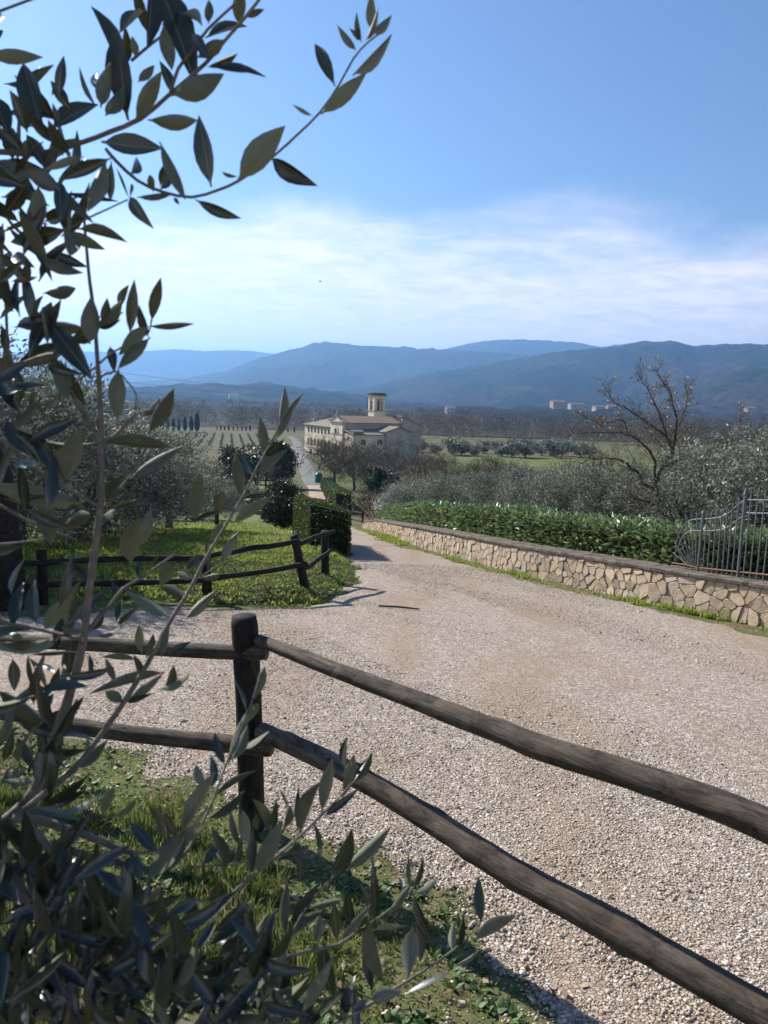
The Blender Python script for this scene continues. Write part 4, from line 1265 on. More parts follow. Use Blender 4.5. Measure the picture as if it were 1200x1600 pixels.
olive(-130, 11.0, 'B', 1.25, "olive tree at the far left rim, mostly outside the picture", G1)
G2 = "olive grove behind the laurel hedge"
grove = [(640, 33, 'B', 0.86), (698, 31, 'A', 0.84), (752, 29, 'C', 0.92), (815, 27, 'B', 0.92), (868, 25.5, 'A', 0.86), (925, 24.0, 'C', 0.93), (985, 23.0, 'B', 0.86), (1110, 17.2, 'A', 0.82), (1215, 15.5, 'B', 1.1), (1185, 22.0, 'A', 1.05), (1045, 26.0, 'B', 0.78)]
glab = ["small olive tree at the left end of the grove, beside the white blossom", "second olive of the front grove row from the blossoming tree", "third olive of the front grove row from the blossoming tree",
        "fourth olive of the front grove row, near the middle", "olive in the grove with its dark trunk showing above the hedge", "silvery olive left of the large bare tree", "olive directly in front of the bare tree's left limbs",
        "silvery olive right behind the iron railing's fanned end", "big olive tree at the right edge behind the iron railing", "taller olive rising behind the iron railing at the right edge", "olive standing behind the large bare tree"]
for (px, Y, kd, s), lb in zip(grove, glab): olive(px, Y, kd, s, lb, G2)
# thick dark trunk at the left rim, inside the fence
tb = gpt(12, 950)
stump = empty("tree_trunk", (tb[0], tb[1], gz(tb[0], tb[1])))
tag(stump, "thick black shaded tree trunk at the left edge beside the far fence", "tree trunk")
b = MB().tube([(0, 0, -0.2), (0.02, 0, 0.3), (-0.02, 0.02, 0.9), (-0.05, 0.03, 1.5), (-0.2, 0.05, 2.1)], [0.22, 0.17, 0.16, 0.13, 0.05], 12, rnoise=0.3, seed=4)
b.build("trunk", M_post, stump, smooth=True)  # black post wood instead of bark: the tree's shade put into the colour

# evergreens
def shrub(name, label, px, Y, h, rx, mat, n, leaf, cat="shrub", **kw):
    X = at(px, 770, Y)[0]
    return leafy_tree(name, label, (X, Y, gz(X, Y)), h, rx, rx, mat, tr, n, leaf, cat=cat, trunk_r=kw.pop('trunk_r', 0.07), wfac=kw.pop('wfac', 0.28), **kw)
shrub("round_shrub", "dense dark green rounded shrub on the lawn beside the lane", 443, 30.0, 2.0, 1.22, M_dark_leaf, 13000, 0.10, trunk_h=0.12, bottom=0.0, nclump=44, clump_r=0.42, limbs=3)
shrub("evergreen_tree", "dark rounded evergreen tree left of the lane near the church", 430, 118.0, 7.6, 3.4, M_dark_leaf, 8000, 0.42, cat="tree", trunk_h=0.25, trunk_r=0.2, bottom=0.12, nclump=40, clump_r=0.42)
shrub("evergreen_oak", "dark evergreen oak behind the lawn, left of the lane's evergreen", 372, 95.0, 6.2, 4.0, M_dark_leaf, 6000, 0.36, cat="tree", trunk_h=0.2, trunk_r=0.15, bottom=0.1, nclump=36)
shrub("evergreen_oak", "narrow dark evergreen behind the lawn olives", 286, 60.0, 4.4, 0.9, M_dark_leaf, 5000, 0.22, cat="tree", trunk_h=0.1, bottom=0.0, nclump=26, clump_r=0.5)
shrub("dark_bush", "dark bush on the lawn's back edge, left of the bare fruit trees", 300, 46.0, 2.9, 2.0, M_dark_leaf, 5000, 0.16, trunk_h=0.1, bottom=0.0, nclump=30)
shrub("dark_bush", "dark leafy bush between the bare fruit trees and the oak", 350, 62.0, 3.4, 2.3, M_dark_leaf, 5000, 0.2, trunk_h=0.1, bottom=0.0, nclump=30)
shrub("grey_bush", "grey-green bush at the foot of the dark oak behind the lawn", 392, 58.0, 2.4, 1.9, M_olive_leaf, 5000, 0.16, trunk_h=0.1, bottom=0.0, nclump=28)
shrub("evergreen_bush", "low dark green bush in the brown scrub before the church", 596, 100.0, 4.6, 2.4, M_dark_leaf, 5000, 0.35, trunk_h=0.1, bottom=0.0, nclump=30)
shrub("green_bush", "mid green bush in the field between the bare trees", 735, 110.0, 3.6, 2.3, M_green_leaf, 4000, 0.32, trunk_h=0.1, bottom=0.0, nclump=26)
shrub("dark_bush", "small dark bush on the edge of the far green field", 810, 150.0, 3.4, 1.7, M_dark_leaf, 2500, 0.36, trunk_h=0.1, bottom=0.0, nclump=22)
shrub("blossoming_tree", "small tree in white blossom at the left end of the olive grove", 618, 46.0, 2.7, 1.6, M_blossom, 3600, 0.09, cat="tree", bottom=0.2, nclump=30, wfac=0.4, limbs=9)

# ------------------------------------------------------------------ bare trees
def grow_bare(rng, height, spread=0.55, levels=4, r0=0.12, kids=4, upward=0.35, droop=0.0, k0=7, trunk=0.25, first=4, twig_n=1.0):
    """limbs and twigs as tubes; returns (limb MB, twig MB)"""
    limbs, twigs = MB(), MB()
    def branch(p, d, ln, r, lev):
        n = [5, 4, 3, 2, 2][lev]
        pts = [p]; dd = d.copy()
        for i in range(n):
            dd = dd + rng.normal(0, 0.14 + 0.05 * lev, 3) + np.array([0, 0, upward * 0.16 - droop * lev * 0.06])
            dd /= np.linalg.norm(dd)
            pts.append(pts[-1] + dd * ln / n)
        rr = np.linspace(r, r * (0.55 if lev == 0 else 0.3), n + 1)
        (limbs if lev < 2 else twigs).thin(pts, rr, [k0, 5, 3, 3, 3, 3][lev])
        if lev >= levels: return
        nk = first if lev == 0 else int(round(kids * twig_n + rng.uniform(-1, 1)))
        for j in range(nk):
            t = rng.uniform(0.75, 1.0) if lev == 0 else rng.uniform(0.25, 1.0)
            q = t * n; a = int(min(q, n - 1)); pp = pts[a] + (pts[a + 1] - pts[a]) * (q - a)
            base = (pts[a + 1] - pts[a]); base = base / np.linalg.norm(base)
            side = rng.normal(size=3); side -= base * np.dot(side, base); side /= np.linalg.norm(side)
            if lev == 0:
                an = j * 6.283 / nk + rng.uniform(-0.4, 0.4); side = np.array([math.cos(an), math.sin(an), 0])
            nd = base * (1 - spread) + side * spread * rng.uniform(0.8, 1.3) + np.array([0, 0, 0.12])
            branch(pp, nd / np.linalg.norm(nd), ln * rng.uniform(0.5, 0.78) * (1.9 if lev == 0 and trunk < 0.3 else 1), max(rr[a] * rng.uniform(0.45, 0.65), 0.0095 * height / 4), lev + 1)
    branch(np.array([0, 0, -0.15]), np.array([rng.normal(0, 0.05), rng.normal(0, 0.05), 1.0]), height * trunk, r0, 0)
    return limbs, twigs
def bare_tree(name, label, px, Y, height, rng, mat_t, bark, group=None, **kw):
    X = at(px, 760, Y)[0]
    e = empty(name, (X, Y, gz(X, Y))); tag(e, label, "tree", group)
    L, T = grow_bare(rng, height, **kw)
    zm = max(v[:, 2].max() for v in T.V); k = height / zm
    for q in (L, T): q.V = [v * np.array([k * 1.05, k * 1.05, k]) for v in q.V]
    L.build("trunk", bark, e, smooth=True)
    tag(T.build("crown", mat_t, e), kind="stuff")
    return e
br = np.random.default_rng(21)
G3 = "bare trees in the field beside the church"
bare_tree("bare_tree", "bare grey tree right of the church, leftmost of the field's bare trees", 622, 96, 8.6, br, M_twigs_grey, M_bark, G3, r0=0.20, first=5, kids=5, levels=4)
bare_tree("bare_tree", "bare multi-stemmed tree just right of the church's gabled end", 655, 92, 9.0, br, M_twigs_grey, M_bark, G3, r0=0.20, first=5, kids=5, levels=4)
bare_tree("bare_tree", "wide vase-shaped bare tree in the field below the church", 694, 84, 6.6, br, M_twigs_brown, M_bark, G3, r0=0.18, first=6, kids=5, levels=4, spread=0.62)
bare_tree("bare_tree", "round brown bare tree in the middle of the field", 770, 98, 7.2, br, M_twigs_brown, M_bark, G3, r0=0.22, first=6, kids=6, levels=4, spread=0.5)
bare_tree("bare_tree", "low grey bare tree right of the round brown one", 805, 108, 5.6, br, M_twigs_grey, M_bark, G3, r0=0.16, first=5, kids=6, levels=4)
bare_tree("bare_tree", "tall slim bare tree with twin stems left of the large bare tree", 878, 70, 6.6, br, M_twigs_brown, M_bark, G3, r0=0.13, first=3, kids=5, levels=4, spread=0.36)
bare_tree("bare_tree", "thin bare tree behind the grove, beside the twin-stemmed one", 905, 80, 6.2, br, M_twigs_grey, M_bark, G3, r0=0.12, first=4, kids=5, levels=4, spread=0.4)
bare_tree("bare_tree", "broad fuzzy brown tree without leaves in front of the church", 522, 122, 9.8, br, M_twigs_brown, M_bark, G3, r0=0.22, first=6, kids=6, levels=4, spread=0.55)
bare_tree("bare_tree", "second fuzzy brown leafless tree in front of the church's annex", 552, 118, 9.4, br, M_twigs_brown, M_bark, G3, r0=0.20, first=6, kids=6, levels=4, spread=0.55)
bare_tree("bare_tree", "pale pinkish leafless tree before the church's long wing", 497, 176, 8.2, br, M_blossom if False else M_twigs_grey, M_bark, G3, r0=0.2, first=6, kids=6, levels=4)
bare_tree("bare_tree", "leafless brown tree hiding the lower wall at the church annex's right", 588, 112, 8.6, br, M_twigs_brown, M_bark, G3, r0=0.20, first=6, kids=6, levels=4, spread=0.55)
bare_tree("bare_tree", "fine-twigged brown bare tree at the right edge above the railing", 1150, 25, 4.3, br, M_twigs_brown, M_bark, G3, r0=0.09, first=6, kids=6, levels=4, spread=0.55)
bare_tree("bare_tree", "fine-twigged bare tree just left of the large dark-limbed one", 965, 30, 4.0, br, M_twigs_brown, M_bark, G3, r0=0.08, first=6, kids=6, levels=4, spread=0.6)
G4 = "bare fruit trees left of the lane"
bare_tree("bare_tree", "bare crooked fruit tree at the left below the vineyard", 312, 82, 5.0, br, M_twigs_grey, M_bark, G4, r0=0.15, first=5, kids=5, levels=4, spread=0.6)
bare_tree("bare_tree", "bare fruit tree with several stems right of the crooked one", 338, 78, 4.6, br, M_twigs_grey, M_bark, G4, r0=0.14, first=6, kids=5, levels=4, spread=0.5)
bare_tree("bare_tree", "bare fruit tree behind the dark oak left of the lane", 402, 110, 5.6, br, M_twigs_brown, M_bark, G4, r0=0.14, first=5, kids=6, levels=4, spread=0.55)

# the large bare tree behind the railing: limbs traced, twigs grown
bt = at(1085, 830, 18.0); bz = gz(bt[0], bt[1])
big = empty("bare_tree", (bt[0], bt[1], bz))
tag(big, "large spreading bare tree with dark arching limbs behind the laurel hedge", "tree")
BO = np.array([bt[0], bt[1], bz])
def bp(zx, zy, dy=0.0):    # a spot of the tree
    return at(860 + zx / 3.529, 560 + zy / 3.529, 18.0 + dy) - BO
limb_px = [([(690, 930), (660, 880), (625, 820), (600, 770), (580, 720)], 0.11, 0.07, 0),
           ([(580, 720), (510, 690), (490, 640), (440, 600), (380, 560), (290, 552), (200, 560), (150, 590)], 0.05, 0.012, -0.5),
           ([(625, 800), (560, 800), (490, 775), (420, 768), (350, 775)], 0.045, 0.012, -0.9),
           ([(580, 720), (575, 640), (575, 570), (530, 490), (460, 435), (390, 415), (300, 405), (200, 412), (90, 425)], 0.055, 0.010, 0.4),
           ([(580, 720), (600, 640), (640, 560), (665, 500), (640, 430), (610, 330), (570, 240), (530, 160), (480, 75)], 0.06, 0.008, 0.2),
           ([(665, 560), (690, 430), (695, 340), (680, 270), (660, 190), (620, 130), (585, 60)], 0.05, 0.008, -0.3),
           ([(690, 400), (720, 340), (745, 270), (752, 190), (750, 110)], 0.03, 0.006, 0.5),
           ([(640, 430), (560, 370), (500, 330), (430, 280), (360, 250), (310, 170), (260, 110)], 0.035, 0.007, 0.9),
           ([(640, 600), (720, 560), (800, 545), (835, 570), (830, 620)], 0.045, 0.012, -0.4),
           ([(720, 560), (850, 520), (950, 470), (1010, 450), (1040, 400), (1045, 290)], 0.04, 0.007, 0.3),
           ([(700, 640), (800, 680), (900, 625), (990, 585)], 0.03, 0.008, -0.8),
           ([(430, 420), (400, 340), (330, 350), (250, 350), (160, 310)], 0.025, 0.006, 0.3),
           ([(690, 930), (700, 860), (760, 800), (830, 740), (900, 700)], 0.07, 0.012, -0.6)]
Lm, Tw = MB(), MB()
btr = np.random.default_rng(8)
def twig(p, d, ln, r, lev):
    pts = [p]; dd = d
    for i in range(3):
        dd = dd + btr.normal(0, 0.18, 3) + np.array([0, 0, 0.06]); dd = dd / np.linalg.norm(dd); pts.append(pts[-1] + dd * ln / 3)
    Tw.thin(pts, np.linspace(r, r * 0.4, 4), 3)
    if lev < 2:
        for _ in range(btr.integers(2, 5)):
            a = btr.integers(1, 4); s_d = dd * 0.6 + btr.normal(0, 0.6, 3) + np.array([0, 0, 0.2])
            twig(pts[a], s_d / np.linalg.norm(s_d), ln * btr.uniform(0.4, 0.7), r * 0.6, lev + 1)
for pxs, ra, rb, dy in limb_px:
    n = len(pxs)
    P = np.array([bp(x, y, dy * (i / (n - 1))) for i, (x, y) in enumerate(pxs)])
    Q = resample(P, 0.10)
    Q = Q + btr.normal(0, 0.012, Q.shape)
    Lm.tube(Q, np.linspace(ra, rb, len(Q)) * 0.78, 7, rnoise=0.2, seed=n)
    ln = np.linalg.norm(np.diff(Q, axis=0), axis=1).sum()
    for _ in range(int(ln * 17)):
        a = btr.integers(max(1, len(Q) // 5), len(Q) - 1)
        base = Q[a] - Q[a - 1]; base /= np.linalg.norm(base)
        d = base * 0.5 + btr.normal(0, 0.5, 3) + np.array([0, 0, 0.12])
        twig(Q[a], d / np.linalg.norm(d), btr.uniform(0.35, 0.85) * (0.42 if Q[a][2] > 2.7 else 1.0), 0.0068, 0)
Lm.build("trunk", M_bark, big, smooth=True)
tag(Tw.build("crown", M_twigs_brown, big), kind="stuff")
# last year's dry leaves still hanging on it
C = []
for v in Tw.V:
    if btr.uniform() < 0.16: C.append(v[-1])
C = np.array(C); m = len(C)
V, F = rhombi(C, rdir(m, btr), rdir(m, btr), np.full(m, 0.07), np.full(m, 0.02))
tag(fast_mesh("dry_leaves", V, F, M_dead, big), kind="stuff")

# ================================================================== CHURCH
M_plaster = mat_noise("cream_plaster", [(0.25, (0.48, 0.41, 0.29)), (0.55, (0.64, 0.56, 0.42)), (0.85, (0.74, 0.67, 0.53))], scale=0.7, detail=7, bstr=0.15, bscale=6)
M_whitep = mat_noise("white_plaster", [(0.3, (0.62, 0.58, 0.50)), (0.7, (0.76, 0.73, 0.66))], scale=0.9, detail=6, bstr=0.1)
M_greyshade = mat_noise("grey_and_shade_plaster", [(0.3, (0.27, 0.25, 0.215)), (0.7, (0.43, 0.40, 0.345))], scale=0.6, detail=7, bstr=0.15)  # grey plaster; on the church's sunless walls it stands in for shade
M_trim = mat_plain("grey_stone_trim", (0.30, 0.27, 0.23), 0.9, 0.2, 3)
def make_tiles(name, stops):
    m, n, l, b = new_mat(name)
    v = coords(n, l, 'Object')
    f = noise(n, l, v, 1.6, 7, 0.7)
    w = N(n, 'ShaderNodeTexWave', {'Scale': 2.2, 'Distortion': 1.2, 'Detail': 2.0}, bands_direction='Y'); l.new(v, w.inputs['Vector'])
    l.new(ramp(n, l, f, stops), b.inputs['Base Color'])
    b.inputs['Roughness'].default_value = 0.9
    bump(n, l, b, w.outputs['Fac'], 0.6, 0.08)
    return m
M_tiles = make_tiles("terracotta_tiles", [(0.25, (0.20, 0.13, 0.085)), (0.55, (0.33, 0.225, 0.15)), (0.8, (0.43, 0.32, 0.225))])
M_tiles_old = make_tiles("mossy_roof_tiles", [(0.25, (0.12, 0.105, 0.075)), (0.55, (0.22, 0.195, 0.14)), (0.8, (0.33, 0.29, 0.21))])
M_dark = mat_plain("dark_opening", (0.02, 0.02, 0.024), 0.4)
M_shutter = mat_plain("brown_shutter", (0.10, 0.065, 0.045), 0.7)
M_redwin = mat_plain("reddish_window", (0.16, 0.06, 0.035), 0.7)
cc = at(475.5, 711, 238.0)
church = empty("church", (cc[0], cc[1], gz(cc[0], cc[1])), R(-60))
tag(church, "cream plastered country church with bell tower and long wing beside the lane", "church")
def cpart(name, mb, mat, parent=church): return mb.build(name, mat, parent)
def roof_slab(p, thick=0.18):
    """a sloped roof plane given by four corners, with thickness"""
    p = np.array(p, float); nrm = np.cross(p[1] - p[0], p[2] - p[0]); nrm /= np.linalg.norm(nrm)
    if nrm[2] < 0: nrm = -nrm
    V = np.vstack([p - nrm * thick, p])
    n = len(p)
    return MB().add(V, [tuple(range(n - 1, -1, -1)), tuple(range(n, 2 * n))] + [(i, (i + 1) % n, n + (i + 1) % n, n + i) for i in range(n)])
D0 = -1.6
# long wing
wing = cpart("wing_wall", MB().span((0, 0, D0), (19.38, 14, 9.45)), M_plaster)
for i, u in enumerate([3.0, 5.4, 7.9, 10.4, 12.9, 15.4, 17.9]):
    w = cpart("window", MB().span((u - 0.55, -0.10, 7.2), (u + 0.55, 0.05, 8.75)), M_trim)
    MB().span((u - 0.40, -0.14, 7.35), (u + 0.40, -0.105, 8.6)).build("pane", M_dark, w)
    w = cpart("window", MB().span((u - 0.6, -0.10, 3.2), (u + 0.6, 0.05, 5.3)), M_trim)
    MB().span((u - 0.45, -0.14, 3.4), (u + 0.45, -0.105, 5.1)).build("pane", M_shutter, w)
    if i in (1, 3, 5):
        w = cpart("window", MB().span((u - 0.6, -0.10, 0.2), (u + 0.6, 0.05, 2.0)), M_trim)
        MB().span((u - 0.45, -0.14, 0.35), (u + 0.45, -0.105, 1.85)).build("pane", M_dark, w)
ey = 0.55
r1 = roof_slab([(-ey, -ey, 9.45), (19.4, -ey, 9.45), (19.4, 7, 11.9), (6.5, 7, 11.9)]).build("roof", M_tiles_old, church)
roof_slab([(-ey, 14 + ey, 9.45), (-ey, -ey, 9.45), (6.5, 7, 11.9)]).build("roof", M_tiles_old, church)
roof_slab([(19.4, 14 + ey, 9.45), (-ey, 14 + ey, 9.45), (6.5, 7, 11.9), (19.4, 7, 11.9)]).build("roof", M_tiles_old, church)
for (u, w) in ((1.8, 2.5), (9.5, 4.0)):
    c = MB().span((u - 0.35, w - 0.35, 9.8), (u + 0.35, w + 0.35, 11.3)).span((u - 0.45, w - 0.45, 11.3), (u + 0.45, w + 0.45, 11.5)).build("chimney", M_greyshade, r1)
cpart("cornice", MB().span((-0.25, -0.30, 9.0), (19.38, -0.003, 9.25)), M_trim)
# nave with its gabled front
U0, U1, WN = 19.39, 27.6, 19.3
um = (U0 + U1) / 2
front = cpart("facade", MB().prism([(U0, D0), (U1, D0), (U1, 11.25), (um, 12.75), (U0, 11.25)], -0.35, 0.35, axis=1), M_plaster)
cpart("nave_wall", MB().span((U0 + 0.05, 0.36, D0), (U1 - 0.02, WN, 11.25)), M_greyshade)  # shade of this side put into the plaster colour
roof_slab([(um, -0.7, 13.0), (U0 - 0.5, -0.7, 11.25), (U0 - 0.5, WN, 11.25), (um, WN, 13.0)]).build("roof", M_tiles, church)
roof_slab([(um, WN, 13.0), (U1 + 0.6, WN, 11.15), (U1 + 0.6, -0.7, 11.15), (um, -0.7, 13.0)]).build("roof", M_tiles, church)
cpart("pediment", MB().prism([(U0 + 0.5, 11.45), (U1 - 0.5, 11.45), (um, 12.55)], -0.42, -0.353, axis=1), M_whitep)
cpart("cornice", MB().span((U0 - 0.3, -0.75, 11.0), (U1 + 0.3, -0.36, 11.35)), M_trim)
cpart("string_course", MB().span((U0, -0.48, 7.5), (U1, -0.353, 7.8)), M_trim)
def arch(u, z0, r, rise, w0, w1, n=12):
    pts = [(u - r, z0), (u + r, z0)] + [(u + r * math.cos(t), z0 + rise + r * math.sin(t)) for t in np.linspace(0, math.pi, n)]
    return MB().prism(pts, w0, w1, axis=1)
win = arch(um, 8.0, 1.75, 0.3, -0.46, -0.353).build("window", M_trim, church)
arch(um, 8.1, 1.35, 0.25, -0.52, -0.465).build("pane", M_whitep, win)
arch(um, 8.1, 0.7, 0.6, -0.58, -0.525).build("pane", M_dark, win)
door = cpart("door", MB().span((um - 1.3, -0.5, D0), (um + 1.3, -0.353, 3.9)), M_trim)
MB().span((um - 0.95, -0.56, D0), (um + 0.95, -0.505, 3.4)).build("door_leaf", M_shutter, door)
cpart("portal_hood", MB().prism([(um - 1.7, 4.0), (um + 1.7, 4.0), (um, 5.0)], -0.85, -0.353, axis=1), M_trim)
# ornament on the gable
orn = MB().span((um - 0.3, -0.5, 12.95), (um + 0.3, 0.1, 13.5)).span((um - 0.11, -0.3, 13.5), (um + 0.11, -0.1, 14.5)).span((um - 0.36, -0.28, 13.95), (um + 0.36, -0.12, 14.15))
cpart("gable_cross", orn, M_trim)
# annex along the right side with low roof
U2, WA = 33.88, 12.6
cpart("annex_wall", MB().span((U1 + 0.003, 0.03, D0), (U2, WA, 8.1)), M_plaster)
roof_slab([(U1 - 0.1, -0.4, 9.35), (U1 - 0.1, WA + 0.3, 9.35), (U2 + 0.6, WA + 0.3, 8.05), (U2 + 0.6, -0.4, 8.05)]).build("roof", M_tiles_old, church)
cpart("annex_gable", MB().span((U2 - 2.2, -0.15, 8.2), (U2 + 0.3, 3.0, 8.95)).prism([(U2 - 2.4, 8.95), (U2 + 0.5, 8.95), (U2 - 0.95, 9.35)], -0.3, 3.2, axis=1), M_tiles_old)
w = arch((U1 + U2) / 2, 6.2, 0.62, 0.45, -0.08, 0.025).build("window", M_redwin, church)
w = cpart("window", MB().span(((U1 + U2) / 2 - 0.85, -0.07, 2.6), ((U1 + U2) / 2 + 0.85, 0.025, 4.6)), M_trim)
MB().span(((U1 + U2) / 2 - 0.65, -0.12, 2.8), ((U1 + U2) / 2 + 0.65, -0.075, 4.4)).build("pane", M_redwin, w)
for wv in (3.2, 8.6):
    pts = [(wv - 0.8, 5.2), (wv + 0.8, 5.2)] + [(wv + 0.8 * math.cos(t), 5.9 + 0.8 * math.sin(t)) for t in np.linspace(0, math.pi, 10)]
    MB().prism(pts, U2 + 0.003, U2 + 0.08, axis=0).build("window", M_dark, church)
cpart("garden_wall", MB().span((U2 + 3.0, 0.5, D0), (U2 + 3.3, 14.0, 3.2)).span((U2 + 2.9, 0.45, 3.2), (U2 + 3.4, 14.05, 3.4)), M_greyshade)
# chapel gable further back on the right side
UG = 34.6
cpart("chapel_wall", MB().prism([(10.2, D0), (18.4, D0), (18.4, 8.9), (14.3, 10.2), (10.2, 8.9)], U1 + 0.02, UG, axis=0), M_greyshade)
roof_slab([(U1 + 0.1, 14.3, 10.45), (UG + 0.5, 14.3, 10.45), (UG + 0.5, 9.4, 8.85), (U1 + 0.1, 9.4, 8.85)]).build("roof", M_tiles_old, church)
roof_slab([(U1 + 0.1, 19.2, 8.85), (UG + 0.5, 19.2, 8.85), (UG + 0.5, 14.3, 10.45), (U1 + 0.1, 14.3, 10.45)]).build("roof", M_tiles_old, church)
# taller choir at the end of the nave
cpart("choir_wall", MB().prism([(WN + 0.02, D0), (26.0, D0), (26.0, 10.6), (WN + 0.02, 13.1)], U0 + 0.5, U1 + 0.6, axis=0), M_greyshade)  # greyed plaster carries the shade on the choir
roof_slab([(U0 + 0.2, WN - 0.3, 13.4), (U1 + 1.0, WN - 0.3, 13.4), (U1 + 1.0, 26.8, 10.5), (U0 + 0.2, 26.8, 10.5)]).build("roof", M_tiles, church)
# bell tower
t0, t1, v0, v1 = 12.64, 16.50, 16.0, 19.9
tower = cpart("bell_tower", MB().span((t0, v0, D0), (t1, v1, 14.3)), M_plaster)
cpart("tower_ledge", MB().span((t0 - 0.2, v0 - 0.2, 14.3), (t1 + 0.2, v1 + 0.2, 14.6)), M_trim)
bel = MB()
for (a, c) in ((t0, v0), (t1 - 0.8, v0), (t0, v1 - 0.8), (t1 - 0.8, v1 - 0.8)):
    bel.span((a, c, 14.6), (a + 0.8, c + 0.8, 19.0))
bel.span((t0 + 0.003, v0 + 0.003, 18.3), (t1 - 0.003, v1 - 0.003, 19.0))
cpart("belfry", bel, M_plaster)
for (a0, c0, a1, c1) in ((t0 + 0.8, v0 + 0.15, t0 + 1.25, v0 + 0.6), (t1 - 1.25, v0 + 0.15, t1 - 0.8, v0 + 0.6), (t1 - 0.6, v0 + 0.8, t1 - 0.15, v0 + 1.25), (t1 - 0.6, v1 - 1.25, t1 - 0.15, v1 - 0.8)):
    cpart("belfry_pier", MB().span((a0, c0, 14.6), (a1, c1, 18.3)), M_greyshade)
for f in range(2):
    if f == 0:
        pts = [(t0 + 1.25, 17.6), (t1 - 1.25, 17.6), (t1 - 1.25, 18.3), (t0 + 1.25, 18.3)]
        cpart("belfry_arch", MB().prism(pts, v0 + 0.15, v0 + 0.55, axis=1), M_greyshade)
    else:
        pts = [(v0 + 1.25, 17.6), (v1 - 1.25, 17.6), (v1 - 1.25, 18.3), (v0 + 1.25, 18.3)]
        cpart("belfry_arch", MB().prism(pts, t1 - 0.55, t1 - 0.15, axis=0), M_greyshade)
cpart("belfry_core", MB().span((t0 + 1.3, v0 + 1.3, 14.61), (t1 - 1.3, v1 - 1.3, 18.29)), M_shutter)
bell = MB().tube([(14.57, 16.75, 17.5), (14.57, 16.75, 17.2), (14.57, 16.75, 16.8), (14.57, 16.75, 16.6)], [0.10, 0.28, 0.34, 0.44], 12)
cpart("bell", bell, mat_plain("bronze", (0.10, 0.075, 0.04), 0.5, metal=0.8))
cpart("tower_cornice", MB().span((t0 - 0.3, v0 - 0.3, 19.0), (t1 + 0.3, v1 + 0.3, 19.35)), M_trim)
par = MB().span((t0 - 0.1, v0 - 0.1, 19.35), (t1 + 0.1, v1 + 0.1, 19.75))
cpart("tower_parapet", par, M_tiles_old)
rr_ = np.random.default_rng(4)
n = 420
C = np.stack([rr_.uniform(t0 - 0.3, t1 + 0.3, n), rr_.uniform(v0 - 0.3, v1 + 0.3, n), 19.7 + rr_.uniform(0, 0.6, n) ** 2 * (0.2 + 1.2 * rr_.uniform(0, 1, n))], 1)
edge_ = rr_.uniform(0, 1, n) < 0.45
C[edge_, 2] = 19.2 + rr_.uniform(0, 0.6, edge_.sum())
C[edge_, 1] = np.where(rr_.uniform(0, 1, edge_.sum()) < 0.5, v0 - 0.35, C[edge_, 1]); 
C[:, 0] = np.where(edge_ & (C[:, 1] > v0), t1 + 0.35, C[:, 0])
V, F = rhombi(C, rdir(n, rr_, 0.6), rdir(n, rr_), np.full(n, 0.34), np.full(n, 0.10))
tag(fast_mesh("tower_shrubs", V, F, M_green_leaf, church), "green plants sprouting from the tower top", kind="stuff")

# ================================================================== SMALL THINGS NEAR AND FAR
# gate fence at the road bend
g0 = at(545.5, 800, 47.0)
gate = empty("wooden_gate", (g0[0], g0[1], gz(g0[0], g0[1])))
tag(gate, "small dark wooden gate fence beside the end of the long clipped hedge", "gate")
log("post", [np.array([g0[0], g0[1], gz(g0[0], g0[1]) - 0.2]), np.array([g0[0], g0[1], gz(g0[0], g0[1]) + 0.7]), np.array([g0[0], g0[1], gz(g0[0], g0[1]) + 1.35])], [0.16, 0.16, 0.15], M_post, gate, sides=10, rings=12, seed=51, knots=1)
g1 = at(567, 800, 46.0)
log("post", [np.array([g1[0], g1[1], gz(g1[0], g1[1]) - 0.2]), np.array([g1[0], g1[1], gz(g1[0], g1[1]) + 0.5]), np.array([g1[0], g1[1], gz(g1[0], g1[1]) + 1.0])], [0.06, 0.06, 0.06], M_post, gate, sides=10, rings=12, seed=52, knots=1)
for i, h in enumerate((0.35, 0.62, 0.88)):
    a = np.array([g0[0], g0[1] - 0.1, gz(g0[0], g0[1]) + h + 0.08]); c = np.array([g1[0], g1[1] - 0.1, gz(g1[0], g1[1]) + h - 0.05])
    log("rail", [a, (a + c) / 2, c], [0.045, 0.045, 0.045], M_rail, gate, sides=8, rings=10, seed=53 + i, knots=1)
# dark wooden stand on the lawn under the evergreen
d0 = at(406, 752, 112)
stand = empty("wooden_stand", (d0[0], d0[1], gz(d0[0], d0[1])))
tag(stand, "dark wooden picnic stand under the evergreen left of the lane", "picnic stand")
for dx in (-2.3, -0.7, 0.9, 2.1):
    MB().span((dx - 0.12, -0.12, -0.2), (dx + 0.12, 0.12, 1.7)).build("post", M_post, stand)
MB().span((-2.4, -0.15, 1.25), (2.2, -0.125, 1.45)).build("board", M_post, stand)
MB().span((-2.4, -0.15, 0.55), (2.2, -0.125, 0.75)).build("board", M_post, stand)
# teal bin
bi = at(498, 745, 134)
binn = empty("waste_bin", (bi[0], bi[1], gz(bi[0], bi[1])))
tag(binn, "teal dome-topped waste bin beside the lane beyond the long hedge", "bin")
M_teal = mat_plain("teal_plastic", (0.02, 0.13, 0.14), 0.45)
MB().tube([(0, 0, 0.08), (0, 0, 0.15), (0, 0, 1.35)], [0.62, 0.72, 0.68], 14).build("body", M_teal, binn, smooth=False)
MB().tube([(0, 0, 1.352), (0, 0, 1.6), (0, 0, 1.85), (0, 0, 2.02)], [0.72, 0.66, 0.46, 0.12], 14).build("lid", M_teal, binn, smooth=True)
MB().tube([(0, 0, -0.05), (0, 0, 0.079)], [0.55, 0.55], 14).build("base", M_dark, binn)
